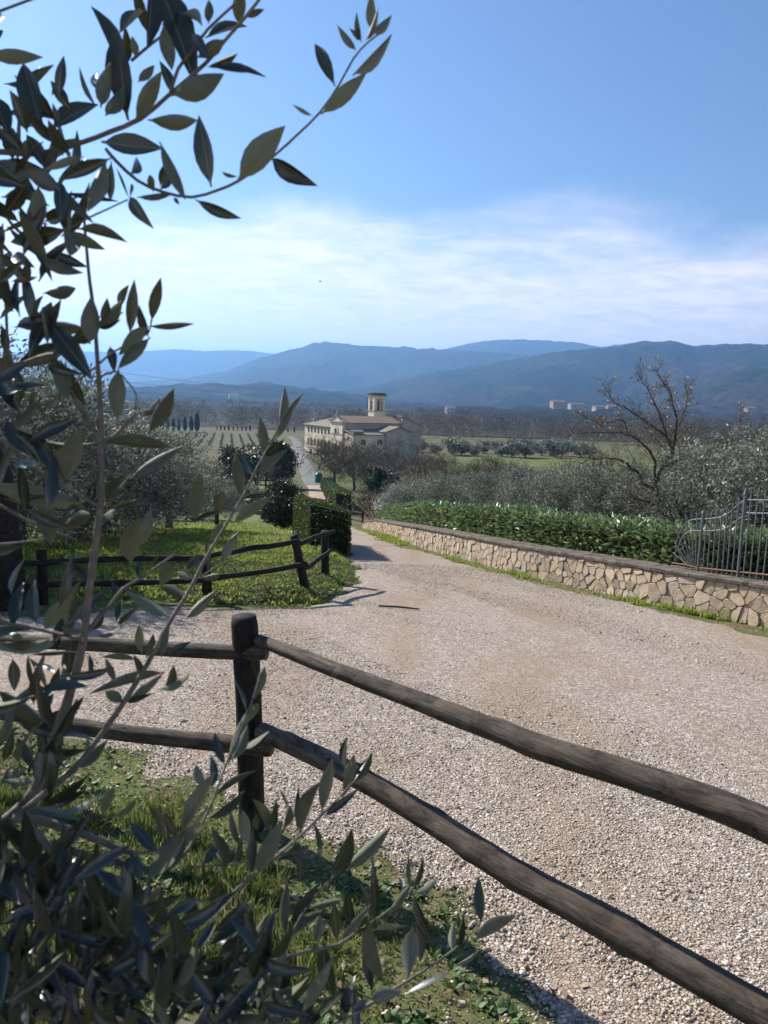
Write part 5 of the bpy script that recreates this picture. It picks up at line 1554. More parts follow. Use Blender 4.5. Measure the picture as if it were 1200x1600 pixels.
# stick on the drive
sa, sb = gpt(592, 951), gpt(655, 956)
st = empty("stick", tuple(sa)); tag(st, "thin dark stick lying across the gravel drive", "stick")
za, zb2 = gz(sa[0], sa[1]) + 0.035, gz(sb[0], sb[1]) + 0.035
MB().tube([(0, 0, za - sa[2]), ((sb[0] - sa[0]) / 2, (sb[1] - sa[1]) / 2 + 0.01, (za + zb2) / 2 - sa[2] + 0.004), (sb[0] - sa[0], sb[1] - sa[1], zb2 - sa[2])], [0.011, 0.012, 0.009], 7).build("stem", M_post, st)
# bird
bd = at(500, 440, 70.0)
bird = empty("bird", tuple(bd)); tag(bird, "tiny dark bird flying high above the hills", "bird")
MB().tube([(-0.10, 0, 0), (-0.05, 0, 0.005), (0.04, 0, 0.01), (0.10, 0, 0.005), (0.14, 0, 0)], [0.008, 0.03, 0.035, 0.018, 0.004], 7).build("body", M_dark, bird, smooth=True)
for s_g in (-1, 1):
    MB().add([(0.05, s_g * 0.02, 0.02), (-0.03, s_g * 0.02, 0.02), (-0.02, s_g * 0.11, 0.07), (0.07, s_g * 0.11, 0.07), (-0.05, s_g * 0.22, 0.05), (0.05, s_g * 0.02, 0.012), (-0.03, s_g * 0.02, 0.012), (-0.02, s_g * 0.11, 0.062), (0.07, s_g * 0.11, 0.062)],
             [(0, 1, 2, 3), (3, 2, 4), (8, 7, 6, 5), (4, 7, 8), (0, 3, 8, 5), (1, 6, 7, 2), (3, 4, 8), (2, 7, 4)]).build("wing", M_dark, bird)
# overhead wires on two poles
M_wire = mat_plain("dark_cable", (0.03, 0.03, 0.032), 0.6)
pL, pR = at(-260, 520, 120.0), at(575, 622, 430.0)
for nm, P, lab in (("utility_pole", pL, "wooden utility pole left of the picture holding three wires"), ("utility_pole", pR, "distant utility pole behind the church holding three wires")):
    zb_ = gz(P[0], P[1])
    e = empty(nm, (P[0], P[1], zb_)); tag(e, lab, "pole", "utility poles")
    MB().tube([(0, 0, -0.5), (0, 0, P[2] - zb_ + 1.2)], [0.16, 0.11], 9).build("shaft", M_post, e)
    MB().span((-1.4, -0.12, P[2] - zb_ - 0.1), (1.4, -0.16 - 0.05, P[2] - zb_ + 0.08)).build("crossarm", M_post, e)
ends = [((-260, 514), (575, 619), "top overhead wire crossing the hazy hills at the left"), ((-260, 535), (575, 626), "middle overhead wire crossing the hazy hills at the left"), ((-260, 559), (575, 633), "lowest overhead wire crossing the dark wood at the left")]
for (a, c, lab) in ends:
    A, B = at(a[0], a[1], 120.0), at(c[0], c[1], 430.0)
    t = np.linspace(0, 1, 40)[:, None]
    P = A + (B - A) * t; P[:, 2] -= (4 * t * (1 - t) * 2.6).ravel()
    o = mesh_obj("overhead_wire", *tube(P - A, 0.035, 5), M_wire); o.location = A
    tag(o, lab, "wire", "overhead wires")

# ------------------------------------------------------------------ cypresses
def cypress_mesh(h, r, rng, n=900):
    z = rng.uniform(0, 1, n); prof = np.sin(np.pi * np.clip(z * 0.92 + 0.10, 0, 1)) ** 0.6 * (1 - 0.45 * z)
    a = rng.uniform(0, 6.283, n); rr = r * prof * rng.uniform(0.6, 1.08, n)
    C = np.stack([np.cos(a) * rr, np.sin(a) * rr, 0.05 * h + z * h * 0.9], 1)
    D = np.stack([np.cos(a) * 0.35, np.sin(a) * 0.35, np.ones(n)], 1) + rng.normal(0, 0.2, (n, 3))
    L = np.full(n, h * 0.10)
    return rhombi(C, D, np.stack([np.cos(a), np.sin(a), np.zeros(n)], 1) + rng.normal(0, 0.4, (n, 3)), L, L * 0.28)
cr_ = np.random.default_rng(9)
cyp = []
for i in range(2):
    e = empty("cypress", (0, 0, 0))
    V, F = cypress_mesh(9.0, 1.25, cr_)
    tag(fast_mesh("crown", V, F, M_cypress, e), kind="stuff")
    MB().tube([(0, 0, -0.3), (0, 0, 7.5)], [0.22, 0.05], 6).build("trunk", M_barkd, e)
    cyp.append(e)
ordn = ["first", "second", "third", "fourth", "fifth", "sixth", "seventh", "eighth", "ninth", "tenth", "eleventh"]
tall = [(253, 652, 1.0), (262, 654, .95), (271, 653, 1.0), (279.5, 655, .9), (289, 650, 1.0), (299, 649, 1.0), (308, 644, 1.05)]
short = [(339, 666, 1), (345, 664, 1), (351, 665, 1), (357.5, 663, 1), (364.5, 666, 1), (371.5, 667, 1), (378, 665, 1), (384.5, 666, 1), (391, 664, 1), (450, 668, 1), (460, 666, 1)]
cnt = 0
for lst, lab, grp, yb_ in ((tall, "tall cypress on the vineyard's edge, %s from the left in the tall row", "tall cypresses above the vineyard", 425.0), (short, "short cypress in the distance, %s from the left of the low row", "short cypresses before the wood", 460.0)):
    for i, (px, py, s) in enumerate(lst):
        o = cyp[cnt] if cnt < 2 else copy_tree(cyp[cnt % 2])
        T = at(px, py, yb_); zz_ = gz(T[0], T[1]); hgt = T[2] - zz_
        o.location = (T[0], T[1], zz_); o.scale = (hgt / 9.4,) * 2 + (hgt / 9.4,); o.rotation_euler = (0, 0, cr_.uniform(0, 6))
        tag(o, lab % ordn[i], "cypress", grp); cnt += 1

# ------------------------------------------------------------------ vineyard rows
M_vine = mat_island("vine_row", [(0.0, (0.09, 0.085, 0.045)), (0.6, (0.13, 0.13, 0.06)), (1.0, (0.19, 0.175, 0.09))], rough=0.9)
vr = np.random.default_rng(15)
nrow = 15
for i in range(nrow):
    t = i / (nrow - 1)
    A, B = at(262 + 100 * t, 700, 1)[:2], None
    ya, yb2 = 250.0, 400.0
    xa, xb = -92 + 56 * t, -128 + 62 * t
    n = 420
    q = vr.uniform(0, 1, n)
    x = xa + (xb - xa) * q + vr.normal(0, 0.18, n); y = ya + (yb2 - ya) * q
    z = ground_z(x, y) + vr.uniform(0.1, 1.0, n)
    x0, y0 = xa, ya; z0 = gz(xa, ya)
    V, F = rhombi(np.stack([x - x0, y - y0, z - z0], 1), rdir(n, vr, 0.5), rdir(n, vr), np.full(n, 0.6), np.full(n, 0.12))
    o = empty("vine_row", (x0, y0, z0))
    tag(fast_mesh("vines", V, F, M_vine, o), kind="stuff")
    tag(o, "trellised vine row in the distant vineyard at left, %s from the lane" % (["nearest"] + ["row %s" % w for w in ("two", "three", "four", "five", "six", "seven", "eight", "nine", "ten", "eleven", "twelve", "thirteen", "fourteen", "fifteen")])[nrow - 1 - i], "vine row", "vineyard rows")

# ------------------------------------------------------------------ far olive row in the green field
fo = leafy_tree("far_olive_tree", "x", (0, 0, 0), 5.0, 2.9, 2.9, M_olive_leaf, tr, 1500, 0.5, 20, 0.25, 0.16, bottom=0.15, wfac=0.3)
far_row = [(655, 270), (680, 275), (705, 268), (725, 272), (742, 265), (760, 270), (783, 274), (800, 268), (822, 272), (842, 268), (862, 272), (885, 268), (905, 270), (925, 272)]
for i, (px, Y) in enumerate(far_row):
    o = fo if i == 0 else copy_tree(fo)
    Yj = Y + tr.uniform(-14, 14)
    put(o, at(px + tr.uniform(-6, 6), 690, Yj)[0], Yj, tr.uniform(0, 6), tr.uniform(0.75, 1.45), "rounded olive in the hedge-like row across the far field, %s from the church" % ["nearest", "second", "third", "fourth", "fifth", "sixth", "seventh", "eighth", "ninth", "tenth", "eleventh", "twelfth", "thirteenth", "fourteenth"][i])
    o.scale = (o.scale[0] * 1.45, o.scale[1] * 1.45, o.scale[2] * 0.92)
    tag(o, None, "tree", "olive row across the far field")

# ------------------------------------------------------------------ scrub and woods (uncountable)
def brush(name, label, X, Y, hgt, n_each, mat, rng, rad, L, W, cat="scrub", up=0.8):
    m = len(X)
    zb_ = ground_z(X, Y)
    C = np.repeat(np.stack([X, Y, zb_], 1), n_each, 0); hh = np.repeat(hgt, n_each); rr2 = np.repeat(rad, n_each)
    k = m * n_each
    a = rng.uniform(0, 6.283, k); t = rng.uniform(0.02, 1, k)
    rr2 = rr2 * np.sin(np.clip(t * 0.9 + 0.12, 0, 1) * math.pi) ** 0.6 * rng.uniform(0, 1, k) ** 0.5
    C = C + np.stack([np.cos(a) * rr2, np.sin(a) * rr2, hh * t * 0.9], 1)
    D = rdir(k, rng, up) + np.stack([np.cos(a), np.sin(a), np.zeros(k)], 1) * 0.4
    Ls = rng.uniform(0.6, 1.4, k) * L * (hh / np.mean(hgt))
    V, F = rhombi(C, D, rdir(k, rng), Ls, Ls * W)
    return tag(fast_mesh(name, V, F, mat), label, cat, kind="stuff")
wr = np.random.default_rng(31)
# brambles and reeds behind the gate
X, Y = wr.uniform(-2.2, 14, 420), wr.uniform(48, 82, 420)
k = X > np.interp(Y, [48, 60, 122], [-1.0, -1.6, -8.5]); X, Y = X[k], Y[k]
brush("bramble_scrub", "brown bramble scrub between the gate fence and the bare trees", X, Y, wr.uniform(0.7, 1.9, len(X)), 60, M_twigs_brown, wr, wr.uniform(0.5, 1.1, len(X)), 0.5, 0.035)
X, Y = wr.uniform(-14, 30, 300), wr.uniform(108, 190, 300)
k = X > np.interp(Y, [100, 128, 185, 240], [-5, -8, -14, -20]); X, Y = X[k], Y[k]
brush("field_scrub", "brown leafless scrub around the foot of the church", X, Y, wr.uniform(1.5, 4.2, len(X)), 70, M_twigs_brown, wr, wr.uniform(1.0, 2.2, len(X)), 1.1, 0.03)
# scattered olives and scrub over the right-hand slope
X, Y = wr.uniform(8, 90, 420), wr.uniform(40, 110, 420)
k = (X / Y > 0.25); X, Y = X[k], Y[k]
brush("slope_scrub", "grey-brown scrub on the slope behind the large bare tree", X, Y, wr.uniform(1.2, 3.6, len(X)), 80, M_twigs_grey, wr, wr.uniform(0.8, 1.8, len(X)), 0.8, 0.035)
# bare wood across the valley floor
M_wood = mat_island("winter_wood", [(0.0, (0.060, 0.056, 0.042)), (0.6, (0.085, 0.076, 0.056)), (1.0, (0.115, 0.102, 0.076))], rough=1.0, trans=0.4, spec=0.0)
def wood(name, label, n, y0, y1, u0, u1, hm, mat, n_each, rng, avoid=None):
    Y = rng.uniform(y0 ** 0.5, y1 ** 0.5, n) ** 2; U = rng.uniform(u0, u1, n); X = U * Y
    k = np.ones(n, bool) if avoid is None else ~avoid(X, Y)
    X, Y = X[k], Y[k]
    return brush(name, label, X, Y, rng.uniform(0.7, 1.25, len(X)) * hm, n_each, mat, rng, rng.uniform(0.28, 0.5, len(X)) * hm, hm * 0.20, 0.06, cat="wood")
wood("valley_wood", "wide bare brown wood filling the valley floor beyond the church", 2900, 520, 1500, -0.75, 0.75, 15, M_wood, 44, wr)
wood("valley_wood", "grey bare trees along the near edge of the valley wood", 800, 440, 560, -0.75, 0.75, 12, M_wood, 50, wr, lambda X, Y: (X < -20) & (Y < 500))
wood("far_wood", "hazy bare wood at the foot of the hills", 2000, 1500, 2600, -0.8, 0.8, 16, M_wood, 26, wr)
wood("evergreen_wood", "scattered dark evergreens in the valley wood", 260, 500, 1900, -0.75, 0.75, 13, M_cypress, 60, wr)

# ------------------------------------------------------------------ houses far off
M_orange = mat_plain("ochre_plaster", (0.40, 0.25, 0.14), 0.9, 0.12, 0.3)
M_cream2 = mat_plain("pale_plaster", (0.42, 0.36, 0.28), 0.9, 0.12, 0.3)
M_roof2 = mat_plain("far_roof_tiles", (0.26, 0.14, 0.09), 0.9, 0.2, 0.5)
def house(label, px, py, Y, w, d, h, mat, rz=0.5, nwin=4, floors=2, tower=0.0):
    P = at(px, py, Y)
    e = empty("farmhouse", (P[0], P[1], P[2]), rz); tag(e, label, "house", "farmhouses across the valley")
    MB().span((-w / 2, -d / 2, -5), (w / 2, d / 2, h)).build("wall", mat, e)
    w_, d_ = w, d
    rise = d * 0.22
    MB().prism([(-d / 2 - 0.8, h + 0.02), (d / 2 + 0.8, h + 0.02), (0, h + rise)], -w / 2 - 0.8, w / 2 + 0.8, axis=0).build("roof", M_roof2, e)
    for f in range(floors):
        for i in range(nwin):
            x = -w / 2 + w * (i + 0.5) / nwin; z = h * (f + 0.5) / floors
            MB().span((x - 0.75, -d / 2 - 0.12, z - 1.1), (x + 0.75, -d / 2 - 0.003, z + 1.1)).build("window", M_shutter, e)
    if tower:
        MB().span((-w * 0.1, -d * 0.2, h), (w * 0.1, d * 0.2, h + tower)).build("tower", mat, e)
    return e
house("ochre villa with rows of windows at the foot of the right hills", 871, 637, 1900, 34, 20, 15, M_orange, 0.25, 6)
house("long pale wing beside the ochre villa", 900, 637, 1930, 40, 16, 9, M_cream2, 0.3, 6, 1)
house("pale farmhouse cluster seen through the bare tree's left limbs, its left house", 935, 642, 1750, 26, 16, 10, M_cream2, 0.35, 4)
house("ochre house right of the pale farmhouse behind the bare tree", 955, 641, 1760, 22, 15, 9, M_orange, 0.1, 4)
house("lone pale house far right beneath the near hill", 1172, 643, 1700, 24, 14, 8, M_cream2, 0.2, 4)
house("small pale house among the trees at the right edge", 1158, 676, 640, 12, 8, 4.5, M_cream2, 0.2, 3, 1)
house("lone grey farmhouse in front of the wood left of centre right", 703, 642, 1500, 18, 12, 7, M_cream2, 0.4, 3)
house("hilltop castle with a small tower on the low left hill", 405, 604, 2850, 44, 24, 12, M_cream2, 0.3, 4, 2, 16)
house("pale house on the slope of the low left hill", 365, 622, 2300, 30, 16, 10, M_cream2, 0.3, 4)
# masts on the crest
M_mast = mat_plain("mast_steel", (0.25, 0.26, 0.28), 0.6)
for px, py, Y, h, lab in ((767, 535, 8250, 62, "thin radio mast on the plateau hill crest"), (1004, 538, 4600, 26, "small mast on the right hill crest")):
    P = at(px, py, Y)
    e = empty("radio_mast", tuple(P)); tag(e, lab, "mast", "masts on the hills")
    MB().tube([(0, 0, -40), (0, 0, h)], [h * 0.055, h * 0.02], 6).build("shaft", M_mast, e)
    MB().span((-h * 0.09, -h * 0.04, h * 0.6), (h * 0.09, h * 0.04, h * 0.68)).build("dish_frame", M_mast, e)
# grey shed roof showing between the left olives
P = at(88, 690, 48.0)
e = empty("shed", (P[0], P[1], gz(P[0], P[1])), 0.4); tag(e, "low shed with a grey roof half hidden behind the left olive trees", "shed")
MB().span((-2.2, -1.5, -0.3), (2.2, 1.5, 2.6)).build("wall", M_bark, e)
MB().prism([(-1.9, 2.62), (1.9, 2.62), (0, 3.3)], -2.5, 2.5, axis=0).build("roof", M_asphalt, e)
MB().span((-0.5, -1.56, -0.2), (0.5, -1.503, 1.9)).build("door", M_shutter, e)

# ================================================================== FOREGROUND OLIVE
def leaf_side_mat(name, lo, hi, rough, spec, trans, tcol):
    m, n, l, b = new_mat(name)
    oi = n.new('ShaderNodeObjectInfo')
    v = coords(n, l, 'Object', (1, 1, 1))
    f = noise(n, l, v, 3.0, 5, 0.6)
    v2 = coords(n, l, 'Object', (0.6, 1, 1))
    c0 = ramp(n, l, oi.outputs['Random'], [(0.0, lo), (1.0, hi)])
    c = mixrgb(n, l, ramp(n, l, f, [(0.35, (0, 0, 0)), (0.75, (0.35, 0.35, 0.35))]), c0, tuple(x * 1.5 for x in hi))
    sx = n.new('ShaderNodeSeparateXYZ'); l.new(v, sx.inputs[0])
    ab = N(n, 'ShaderNodeMath', operation='ABSOLUTE'); l.new(sx.outputs['Y'], ab.inputs[0])
    rib = ramp(n, l, ab.outputs[0], [(0.012, (0.7, 0.7, 0.7)), (0.045, (0, 0, 0))])
    c = mixrgb(n, l, rib, c, (0.20, 0.21, 0.11))
    spot = noise(n, l, coords(n, l, 'Object', (1, 0.4, 1)), 7.0, 3, 0.5)
    c = mixrgb(n, l, ramp(n, l, spot, [(0.70, (0, 0, 0)), (0.76, (0.6, 0.6, 0.6))]), c, (0.10, 0.075, 0.04))
    l.new(c, b.inputs['Base Color'])
    b.inputs['Roughness'].default_value = rough
    b.inputs['Specular IOR Level'].default_value = spec
    h = noise(n, l, v, 26, 4, 0.6); bump(n, l, b, h, 0.12, 0.02)
    t = n.new('ShaderNodeBsdfTranslucent'); t.inputs[0].default_value = (*tcol, 1)
    mx = n.new('ShaderNodeMixShader'); mx.inputs[0].default_value = trans
    l.new(b.outputs[0], mx.inputs[1]); l.new(t.outputs[0], mx.inputs[2])
    l.new(mx.outputs[0], n['Material Output'].inputs[0])
    return m
M_ltop = leaf_side_mat("olive_leaf_upper", (0.013, 0.021, 0.017), (0.046, 0.060, 0.046), 0.27, 0.75, 0.10, (0.20, 0.23, 0.04))
M_lund = leaf_side_mat("olive_leaf_under", (0.08, 0.088, 0.056), (0.24, 0.255, 0.185), 0.5, 0.4, 0.27, (0.28, 0.31, 0.09))
M_obark = mat_noise("olive_twig_bark", [(0.3, (0.10, 0.085, 0.068)), (0.6, (0.19, 0.165, 0.135)), (0.85, (0.30, 0.27, 0.23))], scale=60, detail=6, bstr=0.3, bscale=120)
M_otrunk = mat_noise("olive_trunk_bark", [(0.3, (0.05, 0.042, 0.034)), (0.7, (0.15, 0.125, 0.10))], scale=16, detail=7, bstr=0.8, bscale=24)

def leaf_mesh(name, curl, fold, skew, widest=0.48):
    """unit leaf, length 1 along X, half width 0.5, upper and lower skin"""
    xs = [0.0, 0.07, 0.2, 0.36, 0.53, 0.70, 0.86, 0.965]
    V, F, mi = [], [], []
    def prof(x):
        if x < 0.06: return 0.05
        t = (x - 0.05) / 0.95
        return max(0.015, 0.5 * (math.sin(math.pi * t ** 0.82)) ** 0.98)
    for side in (1, -1):
        o = len(V)
        for x in xs:
            hw = prof(x)
            zc = curl * (x - 0.05) ** 2 * (1 if x > 0.05 else 0)
            yc = skew * math.sin(x * 3.0)
            th = 0.006 * side
            V += [(x, yc + hw, zc + fold * hw + th * 0.2), (x, yc, zc + th), (x, yc - hw, zc + fold * hw + th * 0.2)]
        V.append((1.0, skew * math.sin(3.0), curl * 0.9))
        for i in range(len(xs) - 1):
            a = o + i * 3
            for (p, q, r, t) in ((a, a + 3, a + 4, a + 1), (a + 1, a + 4, a + 5, a + 2)):
                F.append((p, q, r, t)[::-1] if side == 1 else (p, q, r, t)); mi.append(0 if side == 1 else 1)
        a = o + (len(xs) - 1) * 3; tip = len(V) - 1
        for (p, q, r) in ((a, tip, a + 1), (a + 1, tip, a + 2)):
            F.append((p, q, r)[::-1] if side == 1 else (p, q, r)); mi.append(0 if side == 1 else 1)
    me = bpy.data.meshes.new(name)
    me.from_pydata(V, [], F)
    me.materials.append(M_ltop); me.materials.append(M_lund)
    me.polygons.foreach_set('material_index', mi)
    me.polygons.foreach_set('use_smooth', [True] * len(F))
    me.update()
    return me
LEAVES = [leaf_mesh("leaf", c_, f_, k_) for c_, f_, k_ in ((-0.10, 0.16, 0.05), (0.12, 0.24, -0.08), (-0.26, 0.12, 0.10), (0.03, 0.34, 0.0), (-0.16, 0.28, -0.12), (0.20, 0.10, 0.06), (-0.40, 0.2, 0.03))]
lr = np.random.default_rng(2024)
otb = np.array([-1.05, 0.95]); otz = gz(*otb)
otree = empty("olive_tree", (otb[0], otb[1], otz))
tag(otree, "close olive tree at the left with slender leafy twigs framing the view", "tree")
OO = np.array([otb[0], otb[1], otz])
def odepth(x, y):
    if x > 225 and 590 < y < 1035: d = 0.95
    elif 350 < x < 425 and 1020 < y < 1260: d = 0.88
    elif x >= 280 and y > 1130: d = 0.68 + (x - 280) / 470 * 0.28
    elif y > 1250: d = 0.66
    elif y > 780: d = 0.80
    elif y > 430: d = 0.74
    else: d = 0.70
    return d
def add_leaf(bx, by, tx, ty, w, side='t', d=None, roll=None):
    d = (odepth((bx + tx) / 2, (by + ty) / 2) if d is None else d) * lr.uniform(0.965, 1.035)
    A = at_d(bx, by, d); B = at_d(tx, ty, d * (1 + lr.uniform(-0.035, 0.03)))
    ex = B - A; L = np.linalg.norm(ex); ex = ex / L
    view = CAM - (A + B) / 2; view /= np.linalg.norm(view)
    ez = view - ex * np.dot(view, ex); ez /= np.linalg.norm(ez)
    if side == 'u': ez = -ez
    rl = lr.uniform(-0.6, 0.6) if roll is None else roll
    w = w * 0.92
    A = A - ex * L * 0.02; L = L * 1.03
    wm = w / FPX * d
    wreal = min(wm / max(0.35, math.cos(rl)), L * 0.42)
    if wm < L * 0.13:                  # seen nearly edge on
        wreal = L * 0.2; rl = math.acos(min(0.95, wm / wreal)) * (1 if lr.uniform() < 0.5 else -1)
    ey = np.cross(ez, ex)
    c, s = math.cos(rl), math.sin(rl)
    ey2 = ey * c + ez * s; ez2 = np.cross(ex, ey2)
    o = bpy.data.objects.new("leaf", LEAVES[int(lr.integers(7))])
    COL.objects.link(o)
    o.parent = min(TWIGS, key=lambda tq: np.min(((tq[1] - A) ** 2).sum(1)))[0]
    p = A - OO
    o.matrix_local = Matrix(((ex[0] * L, ey2[0] * wreal, ez2[0] * L, p[0]), (ex[1] * L, ey2[1] * wreal, ez2[1] * L, p[1]), (ex[2] * L, ey2[2] * wreal, ez2[2] * L, p[2]), (0, 0, 0, 1)))
    return o
TWIGS = []
def add_twig(pts, w0, w1, name="twig", d=None, d0=None):
    """pts in photograph pixels, widths in pixels"""
    P = []
    for i, (x, y) in enumerate(pts):
        dd = odepth(x, y) if d is None else (d if d0 is None else d0 + (d - d0) * i / (len(pts) - 1))
        P.append(at_d(x, y, dd))
    P = np.array(P)
    if d is None:
        dd = np.array([np.linalg.norm(p - CAM) for p in P])
    Q = resample(P, 0.012)
    rr = np.linspace(w0, w1, len(Q)) / 2 / FPX * np.linalg.norm(Q - CAM, axis=1)
    V, F = tube(Q - OO, rr, 7, True, 0.22, int(lr.integers(50)))
    o = mesh_obj(name, V, F, M_obark, otree, smooth=True)
    TWIGS.append((o, Q))
    return o
# trunk and the limbs that carry the twigs in view
b = MB().tube([(0, 0, -0.2), (0.03, 0.0, 0.25), (-0.02, 0.03, 0.6), (0.03, 0.0, 0.95)], [0.16, 0.12, 0.10, 0.085], 14, rnoise=0.3, seed=2)
b.build("trunk", M_otrunk, otree, smooth=True)
fk = np.array([0.03, 0.0, 0.93])
def limb(tpx, tpy, d, r0, r1, bow=(0, 0, 0.1)):
    T = at_d(tpx, tpy, d) - OO
    P = resample(np.array([fk - np.array([0, 0, 0.05]), (fk + T) / 2 + np.array(bow), T]), 0.03)
    V, F = tube(P, np.linspace(r0, r1, len(P)), 8, True, 0.2, int(lr.integers(40)))
    mesh_obj("limb", V, F, M_otrunk, otree, smooth=True)
limb(-30, 240, 0.72, 0.035, 0.005, (-0.1, 0, 0.25)); limb(-25, 790, 0.80, 0.025, 0.004, (0, 0, 0.1)); limb(-10, 1300, 0.70, 0.035, 0.012, (0, 0, 0.02))
limb(-30, 968, 0.80, 0.025, 0.004, (0, 0, 0.05)); limb(-20, 1345, 0.66, 0.03, 0.007, (0, 0, -0.05)); limb(5, 690, 0.74, 0.022, 0.004, (0, 0, 0.1))
limb(290, 1640, 0.68, 0.03, 0.004, (0.05, 0, -0.10)); limb(100, 1620, 0.66, 0.03, 0.005, (0.0, 0, -0.08)); limb(2, 370, 0.70, 0.022, 0.003, (-0.05, 0, 0.15)); limb(430, 1640, 0.80, 0.025, 0.004, (0.1, 0.1, -0.12))
# twigs (photograph pixels, right to left order does not matter)
add_twig([(-15, 1298), (20, 1275), (55, 1235), (85, 1155), (110, 1080), (128, 1010), (140, 920), (148, 860), (157, 780), (158, 690), (157, 640), (152, 560), (147, 490), (140, 440), (137, 410), (132, 350), (130, 312)], 17, 3.2, "branch", d=0.73, d0=0.76)
add_twig([(2, 372), (8, 460), (12, 540), (18, 620), (22, 700)], 3.5, 4.5)
add_twig([(2, 685), (20, 700), (60, 735), (100, 760), (152, 790)], 7, 5, d=0.735, d0=0.72)
add_twig([(-30, 785), (0, 790), (40, 812), (80, 830), (118, 842)], 5, 3)
add_twig([(-20, 852), (30, 848), (70, 842)], 4, 2.5)
add_twig([(-35, 240), (0, 237), (60, 240), (130, 222), (170, 207), (220, 185), (262, 150), (320, 100), (350, 65), (385, 25), (412, -10)], 8, 4, "branch", d=0.70, d0=0.71)
add_twig([(266, 148), (278, 108), (292, 90), (325, 45), (365, 8), (380, -10)], 5, 3)
add_twig([(205, 95), (225, 78), (245, 62), (262, 50)], 4, 3)
add_twig([(-5, 19), (25, 8), (55, -3)], 3.5, 3)
add_twig([(165, 232), (180, 250), (215, 282), (255, 300), (300, 308), (340, 297), (372, 283), (420, 250), (465, 210), (500, 175), (530, 132), (552, 92), (575, 66), (600, 48)], 5, 2.4, d=0.74, d0=0.70)
add_twig([(105, 360), (135, 342), (165, 328), (200, 312)], 3.2, 2.2)
add_twig([(112, 536), (150, 514), (172, 500), (192, 488)], 3, 2)
add_twig([(118, 597), (150, 573), (172, 553), (205, 535), (232, 520), (236, 500)], 3.5, 2.2)
add_twig([(152, 592), (180, 580), (200, 598), (213, 617), (211, 640)], 3.2, 1.8)
add_twig([(68, 640), (92, 618), (112, 600)], 4, 3)
add_twig([(110, 612), (130, 645), (157, 690)], 6, 6)
add_twig([(158, 692), (182, 678), (213, 648), (238, 640)], 5, 2.5)
add_twig([(160, 795), (190, 760), (225, 715), (240, 690)], 4, 2)
add_twig([(130, 1005), (139, 984), (171, 947), (192, 920), (219, 904), (248, 883), (274, 866)], 7, 2.6, d=0.82, d0=0.74)
add_twig([(15, 1285), (85, 1227), (112, 1205), (149, 1160), (187, 1107), (211, 1069), (240, 1020), (269, 965), (288, 936), (304, 907), (317, 880), (335, 850), (350, 825), (365, 800), (380, 775), (395, 745), (410, 715), (425, 690), (439, 658)], 10, 2.6, "branch", d=0.97, d0=0.72)
add_twig([(304, 907), (290, 893), (278, 880)], 2.8, 1.8, d=0.94)
add_twig([(316, 900), (345, 882), (377, 866)], 2.8, 1.8, d=0.94)
add_twig([(-30, 968), (0, 970), (61, 983), (100, 992), (130, 998)], 7, 5, d=0.745, d0=0.80)
add_twig([(20, 1280), (56, 1280), (128, 1303), (170, 1320), (212, 1335)], 13, 8, "branch", d=0.72, d0=0.70)
add_twig([(40, 1290), (60, 1302), (95, 1350), (140, 1400), (165, 1430)], 10, 6, d=0.68)
add_twig([(-20, 1340), (0, 1352), (35, 1400), (70, 1442)], 11, 7, d=0.66)
add_twig([(310, 1432), (345, 1412), (390, 1372), (430, 1340), (470, 1305), (503, 1273), (530, 1246), (556, 1218)], 6, 2.6)
add_twig([(285, 1340), (305, 1308), (325, 1268), (340, 1230), (353, 1195), (372, 1150), (395, 1092), (407, 1050)], 4.5, 2, d=0.88, d0=0.74)
add_twig([(430, 1500), (490, 1484), (530, 1475), (560, 1455), (590, 1435), (610, 1420), (640, 1395), (657, 1366)], 5, 2.2)
add_twig([(520, 1600), (560, 1580), (617, 1545), (683, 1503), (710, 1483), (732, 1464), (753, 1438)], 5.5, 2.2)
add_twig([(425, 1610), (436, 1540), (448, 1480), (470, 1432), (500, 1392), (532, 1358)], 5, 2.5)
add_twig([(295, 1615), (330, 1560), (360, 1500), (400, 1460), (430, 1440)], 6, 3)
add_twig([(208, 1333), (240, 1330), (290, 1300), (325, 1262)], 4, 2.5)
add_twig([(140, 1400), (180, 1440), (215, 1500), (240, 1550)], 6, 3, d=0.68)
add_twig([(100, 1620), (115, 1540), (140, 1470)], 6, 4, d=0.66)
add_twig([(318, 1352), (350, 1352), (388, 1345)], 3, 2)
